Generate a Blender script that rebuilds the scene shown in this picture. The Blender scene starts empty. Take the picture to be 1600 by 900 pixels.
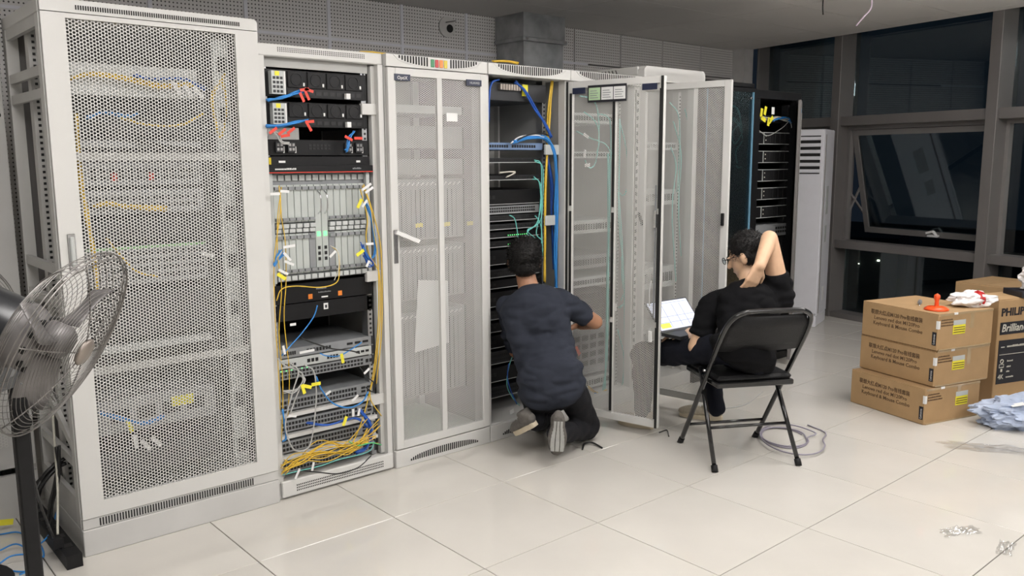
import bpy, bmesh, math, random
import numpy as np
from mathutils import Vector, Matrix, noise
random.seed(7)
S = bpy.context.scene
COL = S.collection
R = math.radians

# ---------------------------------------------------------------- camera, world, exposure
CAM_LOC = Vector((-2.1564, -3.385, 1.4919)); YAW, PITCH, ROLL, FPX = 0.7134, -0.1502, -0.0048, 1320.36
_f = Vector((math.sin(YAW)*math.cos(PITCH), math.cos(YAW)*math.cos(PITCH), math.sin(PITCH)))
_r0 = Vector((math.cos(YAW), -math.sin(YAW), 0)); _u0 = _r0.cross(_f)
_r = _r0*math.cos(ROLL) + _u0*math.sin(ROLL); _u = -_r0*math.sin(ROLL) + _u0*math.cos(ROLL)
cam = bpy.data.objects.new('camera', bpy.data.cameras.new('camera')); COL.objects.link(cam)
cam.matrix_world = Matrix(((_r.x, _u.x, -_f.x, CAM_LOC.x), (_r.y, _u.y, -_f.y, CAM_LOC.y), (_r.z, _u.z, -_f.z, CAM_LOC.z), (0, 0, 0, 1)))
cam.data.sensor_width = 36; cam.data.lens = FPX/1600*36; cam.data.clip_start = .05; cam.data.clip_end = 900
S.camera = cam
S.view_settings.view_transform = 'Standard'; S.view_settings.look = 'None'
S.view_settings.exposure = 0.0; S.view_settings.gamma = 1
S.view_settings.use_curve_mapping = False
w = bpy.data.worlds.new('night'); S.world = w; w.use_nodes = True
w.node_tree.nodes['Background'].inputs[0].default_value = (.012, .018, .028, 1)
w.node_tree.nodes['Background'].inputs[1].default_value = .5
LAMP_POWER = 13.4

def ray(px, py): return _f + _r*((px-800)/FPX) + _u*((450-py)/FPX)
def at(px, py, Y):                       # the point at depth plane y = Y
    d = ray(px, py); return CAM_LOC + d*((Y-CAM_LOC.y)/d.y)
def atz(px, py, Z=0.0):
    d = ray(px, py); return CAM_LOC + d*((Z-CAM_LOC.z)/d.z)
def atd(px, py, D): return CAM_LOC + ray(px, py)*D

# ---------------------------------------------------------------- materials
def mat(name, col, rough=.5, metal=0., var=.06, scale=12., bump=0., bscale=60., coat=0., emit=0., spec=.5):
    m = bpy.data.materials.new(name); m.use_nodes = True; nt = m.node_tree; b = nt.nodes['Principled BSDF']
    b.inputs['Roughness'].default_value = rough; b.inputs['Metallic'].default_value = metal
    b.inputs['Specular IOR Level'].default_value = spec
    if coat: b.inputs['Coat Weight'].default_value = coat; b.inputs['Coat Roughness'].default_value = .06
    tc = nt.nodes.new('ShaderNodeTexCoord')
    if var:
        n = nt.nodes.new('ShaderNodeTexNoise'); n.inputs['Scale'].default_value = scale; n.inputs['Detail'].default_value = 5
        nt.links.new(tc.outputs['Object'], n.inputs['Vector'])
        cr = nt.nodes.new('ShaderNodeValToRGB')
        cr.color_ramp.elements[0].position = .3; cr.color_ramp.elements[1].position = .7
        cr.color_ramp.elements[0].color = tuple(c*(1-var) for c in col)+(1,)
        cr.color_ramp.elements[1].color = tuple(min(1, c*(1+var)) for c in col)+(1,)
        nt.links.new(n.outputs['Fac'], cr.inputs['Fac']); nt.links.new(cr.outputs['Color'], b.inputs['Base Color'])
    else: b.inputs['Base Color'].default_value = tuple(col)+(1,)
    if bump:
        n2 = nt.nodes.new('ShaderNodeTexNoise'); n2.inputs['Scale'].default_value = bscale; n2.inputs['Detail'].default_value = 3
        nt.links.new(tc.outputs['Object'], n2.inputs['Vector'])
        bp = nt.nodes.new('ShaderNodeBump'); bp.inputs['Strength'].default_value = bump; bp.inputs['Distance'].default_value = .01
        nt.links.new(n2.outputs['Fac'], bp.inputs['Height']); nt.links.new(bp.outputs['Normal'], b.inputs['Normal'])
    if emit:
        b.inputs['Emission Color'].default_value = tuple(col)+(1,); b.inputs['Emission Strength'].default_value = emit
    return m

def glass_mat(name, tint, refl=.06, rg=.02):
    m = bpy.data.materials.new(name); m.use_nodes = True; nt = m.node_tree; nt.nodes.clear()
    o = nt.nodes.new('ShaderNodeOutputMaterial'); mx = nt.nodes.new('ShaderNodeMixShader')
    t = nt.nodes.new('ShaderNodeBsdfTransparent'); t.inputs[0].default_value = tint+(1,)
    g = nt.nodes.new('ShaderNodeBsdfGlossy'); g.inputs['Roughness'].default_value = rg
    fr = nt.nodes.new('ShaderNodeFresnel'); fr.inputs[0].default_value = 1.5
    ad = nt.nodes.new('ShaderNodeMath'); ad.operation = 'MULTIPLY_ADD'; ad.inputs[1].default_value = .8; ad.inputs[2].default_value = refl
    nt.links.new(fr.outputs[0], ad.inputs[0]); nt.links.new(ad.outputs[0], mx.inputs[0])
    nt.links.new(t.outputs[0], mx.inputs[1]); nt.links.new(g.outputs[0], mx.inputs[2]); nt.links.new(mx.outputs[0], o.inputs[0])
    return m

M = {}
M['cream'] = mat('cabinet_paint', (.61, .605, .585), .42, var=.025, scale=3, bump=.02, bscale=300)
M['cream2'] = mat('cabinet_paint_worn', (.53, .525, .51), .5, var=.06, scale=4)
M['greyp'] = mat('cabinet_inner_paint', (.40, .40, .385), .5, var=.05, scale=4)
M['mesh'] = mat('perforated_sheet', (.58, .575, .555), .45, var=.03, scale=3)
M['mesh2'] = mat('fine_perforated_sheet', (.58, .575, .555), .5, var=.03, scale=3)
M['black'] = mat('black_paint', (.006, .006, .007), .42, var=.15, spec=.3)
M['black2'] = mat('black_plastic', (.010, .010, .011), .55, var=.2, scale=30, spec=.3)
M['vent'] = mat('vent_black', (.01, .01, .01), .8, var=0)
M['dark'] = mat('dark_metal', (.028, .029, .032), .45, .3, var=.15)
M['steel'] = mat('galvanised_steel', (.42, .43, .44), .32, .85, var=.22, scale=9)
M['wire'] = mat('fan_wire', (.22, .21, .20), .35, .6, var=.3, scale=20)
M['chrome'] = mat('chrome', (.7, .7, .72), .16, 1., var=.05)
M['dgrey'] = mat('device_grey', (.27, .28, .29), .45, .3, var=.1)
M['lgrey'] = mat('device_light_grey', (.50, .52, .51), .45, .1, var=.06)
M['card'] = mat('card_faceplate', (.47, .50, .48), .42, .1, var=.05)
M['port'] = mat('port_black', (.006, .006, .007), .5, var=0)
M['bluedev'] = mat('blue_grey_plastic', (.16, .24, .40), .5, var=.1)
M['white'] = mat('white_paper', (.75, .75, .74), .6, var=.02)
M['yel'] = mat('yellow_label', (.80, .72, .04), .55, var=.05)
M['ycab'] = mat('yellow_cable', (.72, .47, .045), .45, var=.1)
M['bcab'] = mat('blue_cable', (.015, .09, .42), .4, var=.12)
M['lbcab'] = mat('light_blue_cable', (.03, .22, .58), .4, var=.12)
M['tcab'] = mat('aqua_cable', (.16, .55, .50), .4, var=.1)
M['gcab'] = mat('grey_cable', (.45, .45, .44), .45, var=.06)
M['lav'] = mat('grey_violet_cable', (.30, .28, .34), .4, var=.06)
M['wcab'] = mat('beige_cable', (.60, .58, .50), .45, var=.06)
M['kcab'] = mat('black_cable', (.012, .012, .012), .4, var=.1)
M['red'] = mat('red_tag', (.75, .06, .035), .45, var=.05)
M['orange'] = mat('orange_plastic', (.85, .10, .02), .3, var=.04)
M['ledg'] = mat('green_led', (.15, 1, .25), .4, var=0, emit=1.6)
M['green'] = mat('green_lens', (.03, .22, .08), .25, var=.02)
M['redl'] = mat('red_lens', (.45, .02, .02), .25, var=.02)
M['oral'] = mat('orange_lens', (.75, .22, .03), .25, var=.02)
M['yell'] = mat('yellow_lens', (.65, .50, .03), .25, var=.02)
M['badge'] = mat('navy_badge', (.018, .024, .055), .35, var=.03)
M['mull'] = mat('grey_mullion_paint', (.155, .145, .14), .45, .2, var=.05, scale=5)
M['mull2'] = mat('window_sash_paint', (.20, .19, .185), .45, .2, var=.05, scale=5)
M['glass'] = glass_mat('window_glass', (.62, .72, .74), .045)
M['dglass'] = glass_mat('cabinet_glass', (.66, .76, .80), .01, .16)
M['edge'] = mat('glass_edge_blue', (.16, .33, .46), .2, var=.05)
M['skin'] = mat('skin', (.38, .19, .11), .5, var=.07, scale=25, bump=.05, bscale=250)
M['skin2'] = mat('skin_light', (.66, .42, .27), .5, var=.06, scale=25, bump=.05, bscale=250)
M['hair'] = mat('black_hair', (.007, .006, .006), .55, var=.3, scale=80, bump=.4, bscale=200, spec=.3)
M['tee'] = mat('charcoal_cotton', (.027, .031, .044), .9, var=.14, scale=8, bump=.15, bscale=300, spec=.2)
M['btee'] = mat('black_cotton', (.006, .006, .007), .9, var=.2, scale=8, bump=.15, bscale=300, spec=.12)
M['btrs'] = mat('black_trousers', (.011, .011, .014), .85, var=.15, bump=.12, bscale=200, spec=.25)
M['navy'] = mat('navy_trousers', (.005, .006, .012), .9, var=.15, bump=.12, bscale=200, spec=.25)
M['sole'] = mat('shoe_sole', (.36, .36, .34), .7, var=.12, scale=25)
M['sole2'] = mat('cream_sole', (.55, .48, .36), .6, var=.08, scale=25)
M['shoe'] = mat('grey_shoe_mesh', (.12, .11, .10), .8, var=.2, scale=60, bump=.3, bscale=400)
M['shoe2'] = mat('beige_shoe_mesh', (.42, .37, .29), .8, var=.12, scale=60, bump=.3, bscale=400)
M['card1'] = mat('cardboard', (.40, .255, .125), .75, var=.06, scale=9, bump=.06, bscale=60)
M['card2'] = mat('cardboard_shade', (.34, .215, .10), .75, var=.10, scale=14, bump=.06, bscale=60)
M['ink'] = mat('brown_ink', (.12, .07, .035), .7, var=0)
M['inkb'] = mat('black_ink', (.012, .012, .018), .55, var=0)
M['tape'] = mat('clear_tape', (.42, .31, .18), .18, var=.1, coat=.5)
M['chair'] = mat('black_enamel', (.010, .010, .011), .22, var=.1, coat=.4)
M['vinyl'] = mat('black_vinyl', (.007, .007, .008), .5, var=.2, scale=40, bump=.25, bscale=180, spec=.3)
M['acw'] = mat('white_plastic', (.72, .72, .76), .35, var=.02)
M['fanblk'] = mat('fan_motor_black', (.016, .017, .02), .28, var=.3, scale=18)
M['blade'] = mat('fan_blade_alu', (.20, .19, .19), .5, .5, var=.25)
M['bagw'] = mat('white_bag', (.74, .72, .72), .35, var=.03)
M['bagb'] = mat('blue_grey_bag', (.36, .42, .55), .38, var=.12, scale=14)
M['lampd'] = mat('lamp_diffuser', (1, .972, .945), .5, var=0, emit=LAMP_POWER)
M['city'] = mat('city_light', (1, .86, .62), .5, var=0, emit=9)
M['bldg'] = mat('night_building', (.03, .035, .04), .8, var=.2, scale=.1)
M['gmetal'] = mat('brown_grey_plate', (.30, .26, .23), .4, .6, var=.1)

def film_mat():
    m = bpy.data.materials.new('clear_film'); m.use_nodes = True; nt = m.node_tree; nt.nodes.clear()
    o = nt.nodes.new('ShaderNodeOutputMaterial'); mx = nt.nodes.new('ShaderNodeMixShader'); mx.inputs[0].default_value = .26
    t = nt.nodes.new('ShaderNodeBsdfTransparent'); g = nt.nodes.new('ShaderNodeBsdfGlossy'); g.inputs['Roughness'].default_value = .12
    nt.links.new(t.outputs[0], mx.inputs[1]); nt.links.new(g.outputs[0], mx.inputs[2]); nt.links.new(mx.outputs[0], o.inputs[0]); return m
M['film'] = film_mat()

def floor_mat():
    m = mat('cream_porcelain', (.61, .585, .54), .09, var=.045, scale=2.2, spec=.6)
    nt = m.node_tree; b = nt.nodes['Principled BSDF']
    tc = nt.nodes.new('ShaderNodeTexCoord'); n = nt.nodes.new('ShaderNodeTexNoise'); n.inputs['Scale'].default_value = 2.5; n.inputs['Detail'].default_value = 6
    mr = nt.nodes.new('ShaderNodeMapRange'); mr.inputs[3].default_value = .02; mr.inputs[4].default_value = .12
    g = nt.nodes.new('ShaderNodeNewGeometry')
    nt.links.new(g.outputs['Position'], n.inputs['Vector']); nt.links.new(n.outputs['Fac'], mr.inputs[0]); nt.links.new(mr.outputs[0], b.inputs['Roughness'])
    return m
M['floor'] = floor_mat()
M['grout'] = mat('tile_joint', (.06, .055, .045), .8, var=.1)
M['ceil'] = mat('ceiling_tile_paint', (.78, .76, .74), .8, var=.02, scale=2)
M['plain'] = mat('plain_wall_paint', (.60, .59, .57), .8, var=.02, scale=2)

M['acpl'] = mat('acoustic_panel_plain', (.55, .54, .53), .7)
def dots_mat():                          # grey acoustic panel: rows of tiny drilled holes
    m = mat('acoustic_panel', (.68, .665, .65), .7, var=0)
    nt = m.node_tree; b = nt.nodes['Principled BSDF']
    tc = nt.nodes.new('ShaderNodeNewGeometry')
    sc = nt.nodes.new('ShaderNodeVectorMath'); sc.operation = 'SCALE'; sc.inputs['Scale'].default_value = 1/.0235
    fr = nt.nodes.new('ShaderNodeVectorMath'); fr.operation = 'FRACTION'
    sb = nt.nodes.new('ShaderNodeVectorMath'); sb.operation = 'SUBTRACT'; sb.inputs[1].default_value = (.5, .5, .5)
    ml = nt.nodes.new('ShaderNodeVectorMath'); ml.operation = 'MULTIPLY'; ml.inputs[1].default_value = (1, 0, 1)
    ln = nt.nodes.new('ShaderNodeVectorMath'); ln.operation = 'LENGTH'
    lt = nt.nodes.new('ShaderNodeMath'); lt.operation = 'LESS_THAN'; lt.inputs[1].default_value = .2
    mx = nt.nodes.new('ShaderNodeMix'); mx.data_type = 'RGBA'
    mx.inputs[6].default_value = (.68, .665, .65, 1); mx.inputs[7].default_value = (.06, .058, .055, 1)
    nt.links.new(tc.outputs['Position'], sc.inputs[0]); nt.links.new(sc.outputs[0], fr.inputs[0]); nt.links.new(fr.outputs[0], sb.inputs[0])
    nt.links.new(sb.outputs[0], ml.inputs[0]); nt.links.new(ml.outputs[0], ln.inputs[0]); nt.links.new(ln.outputs['Value'], lt.inputs[0])
    nt.links.new(lt.outputs[0], mx.inputs[0]); nt.links.new(mx.outputs[2], b.inputs['Base Color'])
    return m
M['dots'] = dots_mat()

# ---------------------------------------------------------------- mesh helpers
class MB:
    def __init__(s): s.v = []; s.f = []; s.sm = []
    def add(s, vs, fs, smooth=False):
        o = len(s.v); s.v += [tuple(v) for v in vs]; s.f += [tuple(i+o for i in f) for f in fs]; s.sm += [smooth]*len(fs); return s
    def box(s, x0, x1, y0, y1, z0, z1, mtx=None, ch=0):
        if ch:                            # chamfered box
            c = min(ch, (x1-x0)/2.01, (y1-y0)/2.01, (z1-z0)/2.01)
            vs = []; 
            for z, e in ((z0, c), (z0+c, 0), (z1-c, 0), (z1, c)):
                vs += [(x0+e+c*(e == 0), y0+e, z), (x1-e-c*(e == 0), y0+e, z), (x1-e, y0+e+c*(e == 0), z), (x1-e, y1-e-c*(e == 0), z), (x1-e-c*(e == 0), y1-e, z), (x0+e+c*(e == 0), y1-e, z), (x0+e, y1-e-c*(e == 0), z), (x0+e, y0+e+c*(e == 0), z)]
            fs = [tuple(range(7, -1, -1)), tuple(range(24, 32))]
            for k in range(3):
                for i in range(8): j = (i+1) % 8; fs.append((k*8+i, k*8+j, k*8+8+j, k*8+8+i))
        else:
            vs = [(x0, y0, z0), (x1, y0, z0), (x1, y1, z0), (x0, y1, z0), (x0, y0, z1), (x1, y0, z1), (x1, y1, z1), (x0, y1, z1)]
            fs = [(3, 2, 1, 0), (4, 5, 6, 7), (0, 1, 5, 4), (1, 2, 6, 5), (2, 3, 7, 6), (3, 0, 4, 7)]
        if mtx: vs = [mtx @ Vector(v) for v in vs]
        return s.add(vs, fs)
    def bar(s, a, b, wx, wy, up=(0, 0, 1)):     # rectangular bar from a to b
        a = Vector(a); b = Vector(b); d = (b-a).normalized(); u = Vector(up)
        if abs(d.dot(u)) > .98: u = Vector((0, 1, 0))
        x = d.cross(u).normalized()*wx/2; y = x.cross(d).normalized()*wy/2
        vs = [p+sx*x+sy*y for p in (a, b) for sx, sy in ((-1, -1), (1, -1), (1, 1), (-1, 1))]
        return s.add(vs, [(0, 1, 2, 3), (7, 6, 5, 4), (0, 4, 5, 1), (1, 5, 6, 2), (2, 6, 7, 3), (3, 7, 4, 0)])
    def cyl(s, a, b, r, r2=None, n=12, caps=True):
        r2 = r if r2 is None else r2
        a = Vector(a); b = Vector(b); d = (b-a).normalized(); x = d.orthogonal().normalized(); y = d.cross(x)
        vs = [a+(x*math.cos(t)+y*math.sin(t))*r for t in [2*math.pi*i/n for i in range(n)]] + [b+(x*math.cos(t)+y*math.sin(t))*r2 for t in [2*math.pi*i/n for i in range(n)]]
        s.add(vs, [(i, (i+1) % n, n+(i+1) % n, n+i) for i in range(n)], True)
        if caps: o = len(s.v)-2*n; s.f += [tuple(o+i for i in range(n-1, -1, -1)), tuple(o+n+i for i in range(n))]; s.sm += [False, False]
        return s
    def tube(s, pts, r, n=6, closed=False):
        pts = [Vector(p) for p in pts]; N = len(pts); vs = []; x = None
        for i, p in enumerate(pts):
            if closed: d = pts[(i+1) % N]-pts[i-1]
            else: d = pts[min(i+1, N-1)]-pts[max(i-1, 0)]
            if d.length < 1e-9: d = Vector((0, 0, 1))
            d.normalize()
            if x is None: x = d.orthogonal().normalized()
            else:
                x = x-d*x.dot(d); x = x.normalized() if x.length > 1e-6 else d.orthogonal().normalized()
            y = d.cross(x)
            vs += [p+(x*math.cos(2*math.pi*k/n)+y*math.sin(2*math.pi*k/n))*r for k in range(n)]
        fs = []
        for i in range(N if closed else N-1):
            a = i*n; b = ((i+1) % N)*n
            fs += [(a+k, a+(k+1) % n, b+(k+1) % n, b+k) for k in range(n)]
        s.add(vs, fs, True)
        if not closed: o = len(s.v)-N*n; s.f += [tuple(o+i for i in range(n-1, -1, -1)), tuple(o+(N-1)*n+i for i in range(n))]; s.sm += [False, False]
        return s
    def lathe(s, prof, org, axis, n=24):
        org = Vector(org); d = Vector(axis).normalized(); x = d.orthogonal().normalized(); y = d.cross(x); vs = []
        for (t, r) in prof: vs += [org+d*t+(x*math.cos(2*math.pi*k/n)+y*math.sin(2*math.pi*k/n))*max(r, 1e-4) for k in range(n)]
        fs = []
        for i in range(len(prof)-1):
            fs += [(i*n+k, i*n+(k+1) % n, (i+1)*n+(k+1) % n, (i+1)*n+k) for k in range(n)]
        return s.add(vs, fs, True)
    def prism(s, poly, y0, y1, mtx=None):        # polygon in x,z extruded in y
        n = len(poly); vs = [Vector((x, y0, z)) for x, z in poly]+[Vector((x, y1, z)) for x, z in poly]
        if mtx: vs = [mtx @ v for v in vs]
        return s.add(vs, [tuple(range(n)), tuple(range(2*n-1, n-1, -1))]+[(i, n+i, n+(i+1) % n, (i+1) % n) for i in range(n)])
    def mesh(s, name):
        me = bpy.data.meshes.new(name); me.from_pydata(s.v, [], s.f); me.polygons.foreach_set('use_smooth', s.sm); me.update(); return me

def spline(pts, k=6):
    P = [Vector(p) for p in pts]
    if len(P) < 3: return P
    P = [P[0]*2-P[1]]+P+[P[-1]*2-P[-2]]; out = []
    for i in range(1, len(P)-2):
        a, b, c, d = P[i-1:i+3]
        for j in range(k):
            t = j/k; out.append(.5*((2*b)+(c-a)*t+(2*a-5*b+4*c-d)*t*t+(3*b-a-3*c+d)*t**3))
    out.append(P[-2]); return out

def thing(name, label, cat, loc=(0, 0, 0), rz=0, group=None):
    o = bpy.data.objects.new(name, None); o.empty_display_size = .1; COL.objects.link(o); o.location = loc; o.rotation_euler.z = rz
    o['label'] = label; o['category'] = cat
    if group: o['group'] = group
    return o
def link(name, me, m, parent=None, label=None, kind=None):
    o = bpy.data.objects.new(name, me); COL.objects.link(o)
    for x in (m if isinstance(m, (list, tuple)) else [m]):
        if x and len(me.materials) < (len(m) if isinstance(m, (list, tuple)) else 1): me.materials.append(x)
    if parent: o.parent = parent
    if label: o['label'] = label
    if kind: o['kind'] = kind
    return o
def part(name, mb, m, parent, label=None, kind=None): return link(name, mb.mesh(name), M[m] if isinstance(m, str) else m, parent, label, kind)
def single(name, mb, m, label, cat, group=None):
    o = part(name, mb, m, None, label); o['category'] = cat
    if group: o['group'] = group
    return o
def struct(name, mb, m, parent=None):
    o = part(name, mb, m, parent)
    if not parent: o['kind'] = 'structure'
    return o
def recentre(o, base):                   # move a top-level mesh's origin to its base
    base = Vector(base)
    o.data.transform(Matrix.Translation(-base)); o.location = base; return o
def bevel(o, wd=.003, seg=2):
    b = o.modifiers.new('bevel', 'BEVEL'); b.width = wd; b.segments = seg; b.limit_method = 'ANGLE'; return o

SHOP = bpy.data.scenes.new('workbench')
def bake(t):                             # evaluate one object on an otherwise empty bench scene, then drop it
    SHOP.collection.objects.link(t); vl = SHOP.view_layers[0]; vl.update()
    me = bpy.data.meshes.new_from_object(t.evaluated_get(vl.depsgraph)); bpy.data.objects.remove(t); return me
def text(s, size, m, mtx, parent=None, name='lettering', label=None, cx='LEFT', ext=.0006, sx=1, off=0):
    cu = bpy.data.curves.new('t', 'FONT'); cu.body = s; cu.size = size; cu.extrude = ext; cu.align_x = cx; cu.resolution_u = 2; cu.offset = off
    t = bpy.data.objects.new('t', cu); me = bake(t); bpy.data.curves.remove(cu)
    me.transform(mtx @ Matrix.Scale(sx, 4, (1, 0, 0))); me.materials.clear(); me.materials.append(M[m]); me.name = name
    o = bpy.data.objects.new(name, me); COL.objects.link(o); o.parent = parent
    if label: o['label'] = label
    return o
def strokes(n, size, m, mtx, parent):
    mb = MB(); x = 0; rg = random.Random(n)
    for _ in range(n):
        w_ = size*rg.uniform(.35, .6); mb.box(x, x+w_, 0, size*.62*rg.choice((.75, 1)), 0, .0004, mtx); x += w_+size*.14
    return part('print_strokes', mb, m, parent, kind='stuff')
def face_mtx(org, xdir, up=(0, 0, 1)):
    x = Vector(xdir).normalized(); z0 = Vector(up); n = x.cross(z0).normalized(); u = n.cross(x)
    return Matrix(((x.x, u.x, n.x, org[0]), (x.y, u.y, n.y, org[1]), (x.z, u.z, n.z, org[2]), (0, 0, 0, 1)))

def perf_mesh(name, x0, x1, z0, z1, a, rf):  # real holes in a sheet, hexagonal lattice
    dx = a*math.sqrt(3)/2; nx = int((x1-x0)/dx); nz = int((z1-z0)/a)
    i, j = np.meshgrid(np.arange(nx), np.arange(nz), indexing='ij')
    dx = (x1-x0)/nx; az = (z1-z0)/(nz+.0)
    cx = x0+dx*(i+.5); cz = z0+az*(j+.5)+(i % 2-.5)*az*.5
    cx = cx.ravel(); cz = cz.ravel(); n = len(cx)
    ang = np.arange(6)*math.pi/3
    R0 = dx/1.5
    V = np.zeros((n, 12, 3))
    V[:, :6, 0] = cx[:, None]+R0*np.cos(ang); V[:, :6, 2] = cz[:, None]+az/math.sqrt(3)*np.sin(ang)
    V[:, 6:, 0] = cx[:, None]+a*rf*np.cos(ang); V[:, 6:, 2] = cz[:, None]+a*rf*np.sin(ang)
    k = np.arange(6); q = np.stack([k, (k+1) % 6, (k+1) % 6+6, k+6], 1)
    F = (q[None]+12*np.arange(n)[:, None, None]).reshape(-1, 4)
    me = bpy.data.meshes.new(name); me.vertices.add(n*12); me.vertices.foreach_set('co', V.ravel())
    me.loops.add(F.size); me.loops.foreach_set('vertex_index', F.ravel().astype(np.int32))
    me.polygons.add(len(F)); me.polygons.foreach_set('loop_start', np.arange(0, F.size, 4, dtype=np.int32)); me.update(calc_edges=True)
    return me

def each(name, mb, m, parent, label=None, base=None):     # every box of mb becomes a part of its own (they are all 8 points, 6 faces)
    out = []
    for k in range(len(mb.v)//8):
        q = MB().add(mb.v[8*k:8*k+8], [tuple(i-8*k for i in f) for f in mb.f[6*k:6*k+6]]); out.append(part(name, q, m, parent, label))
    return out
# ---------------------------------------------------------------- the room
T = .6044; TX, TY = .2868, -.4942
fl = struct('floor', MB().box(-5.2, 6.3, -6.6, 2.0, -.08, -.006), 'grout')
tm = MB().box(-T/2+.0018, T/2-.0018, -T/2+.0018, T/2-.0018, -.006, 0, ch=.0012).mesh('tile'); tm.materials.append(M['floor'])
def wallx(y): return 5.2094+.2117*y
for i in range(-9, 10):
    for j in range(-4, 11):
        x = TX+(i+.5)*T; y = TY-(j+.5)*T
        if y > 2.2: continue
        if x-T/2 < wallx(y)+.25: link('tile', tm, None, fl).location = (x, y, 0)
CE = 2.6
ce = struct('ceiling', MB().box(-5.2, 5.62, -6.6, 2.0, CE+.012, CE+.08), 'dark')
# trim the ceiling slab along the slanted glazing line
CT = 1.2
cm = {}
ce.data.clear_geometry()
mbc = MB(); mbc.prism([(-5.2, -6.6), (wallx(-6.6)+.03, -6.6), (wallx(2.0)+.03, 2.0), (-5.2, 2.0)], CE+.012, CE+.08, Matrix(((1, 0, 0, 0), (0, 0, 1, 0), (0, 1, 0, 0), (0, 0, 0, 1))))
ce.data.from_pydata(mbc.v, [], mbc.f); ce.data.materials.clear(); ce.data.materials.append(M['ceil'])
LAMPS = [(-1.6, -1.7), (.8, -1.7), (3.2, -1.7), (-1.6, -4.1), (.8, -4.1), (3.2, -4.1)]
for i in range(-5, 5):
    for j in range(-5, 3):
        x0, y0 = .05+i*CT, .7+j*.6*2
        for k in (0, 1):
            ya, yb = y0+k*.6, y0+k*.6+.6
            ya, yb = max(ya, -6.6), min(yb, 1.9)
            if yb-ya < .05: continue
            xa, xb = max(x0, -5.2), x0+CT
            if xb <= -5.2: continue
            la, lb = wallx(ya)-.02, wallx(yb)-.02
            if xa >= min(la, lb): continue
            g = .003
            poly = [(xa+g, ya+g), (min(xb, la)-g, ya+g), (min(xb, lb)-g, yb-g), (xa+g, yb-g)]
            m_ = MB().prism(poly, CE, CE+.012, Matrix(((1, 0, 0, 0), (0, 0, 1, 0), (0, 1, 0, 0), (0, 0, 0, 1))))
            part('ceiling_tile', m_, 'ceil', ce)
wb = struct('wall_back', MB().box(-5.2, 5.6, 1.915, 2.05, 0, CE+.1), 'mull')
PW = .5875
xs = [1.965+PW*k for k in range(-12, 7)]
for a in xs:
    b = min(a+PW, 5.56)
    if a > 5.5: continue
    part('wall_panel', MB().box(a+.006, b-.006, 1.9, 1.915, 2.318, CE, ch=.003), 'dots', wb)
    part('wall_panel', MB().box(a+.006, b-.006, 1.9, 1.915, .06, 2.306, ch=.003), 'dots', wb)
    for z0, z1 in ((.06, 2.306), (2.318, CE)):
        if a < 3: part('joint_strip', MB().box(a-.012, a+.012, 1.892, 1.9, z0, z1), 'acw', wb)
part('joint_rail', MB().box(-5.2, 3.3, 1.894, 1.899, 2.303, 2.321), 'acw', wb)
struct('wall_left', MB().box(-5.3, -5.2, -6.6, 2.0, 0, CE+.1), 'plain')
struct('wall_front', MB().box(-5.3, 4.2, -6.7, -6.6, 0, CE+.1), 'plain')
# return of the wall into the glazing
struct('wall_return', MB().box(5.44, 5.60, 1.76, 1.915, 0, CE+.05), 'acpl')

# cut-out in the wall panel
o = thing('wall_outlet_cover', 'loose round cover plate high on the perforated wall panel, left of the steel duct', 'wall plate', at(700, 42, 1.88))
part('plate', MB().cyl((0, .018, 0), (0, .004, 0), .075, n=24), 'plain', o); part('flap', MB().bar((-.02, -.004, .03), (.05, -.02, .045), .05, .006), 'mull2', o); part('hole', MB().cyl((.02, .005, -.01), (.02, .002, -.01), .03, n=16), 'vent', o)

# duct
o = thing('air_duct', 'square galvanised steel air duct dropping from the ceiling against the back wall', 'duct', (2.47, 1.72, 1.2))
part('upper_duct', MB().box(-.22, .22, -.16, .17, 1.22, 1.40), 'steel', o)
part('lower_duct', MB().box(-.21, .21, -.15, .17, 0, 1.19), 'steel', o)
part('flange', MB().box(-.235, .235, -.175, .17, 1.19, 1.22, ch=.004), 'steel', o)
for sx in (-.2, .2): part('bolt', MB().cyl((sx, -.185, 1.205), (sx, -.17, 1.205), .01, n=8), 'chrome', o)

# ---------------------------------------------------------------- glazing wall (slanted 12 degrees)
AW = math.atan2(.2117, 1.0)
def wm(): # local: u along wall (towards +y), v outward (+x), z up
    return Matrix.Translation((5.2094, 0, 0)) @ Matrix.Rotation(-AW, 4, 'Z')
W = wm(); Wi = W.inverted()
def wbox(mb, u0, u1, v0, v1, z0, z1, ch=0): return mb.box(v0, v1, u0, u1, z0, z1, W, ch)
def wobj(name, u0, u1, v0, v1, z0, z1, m, parent=None, ch=0): return struct(name, wbox(MB(), u0, u1, v0, v1, z0, z1, ch), m, parent)
mulls = [.70, -.79, -2.25, -3.72, -5.2]
wd = struct('window_1', wbox(MB(), -6.9, 1.75, .0, .20, -.06, .05), 'mull')
for u in mulls: part('mullion', wbox(MB(), u-.045, u+.045, -.02, .23, 0, 3.0, .003), 'mull', wd)
part('mullion', wbox(MB(), 1.725, 1.75, .02, .23, 0, 3.0, .003), 'mull', wd)
edges = [1.725]+mulls
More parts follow.
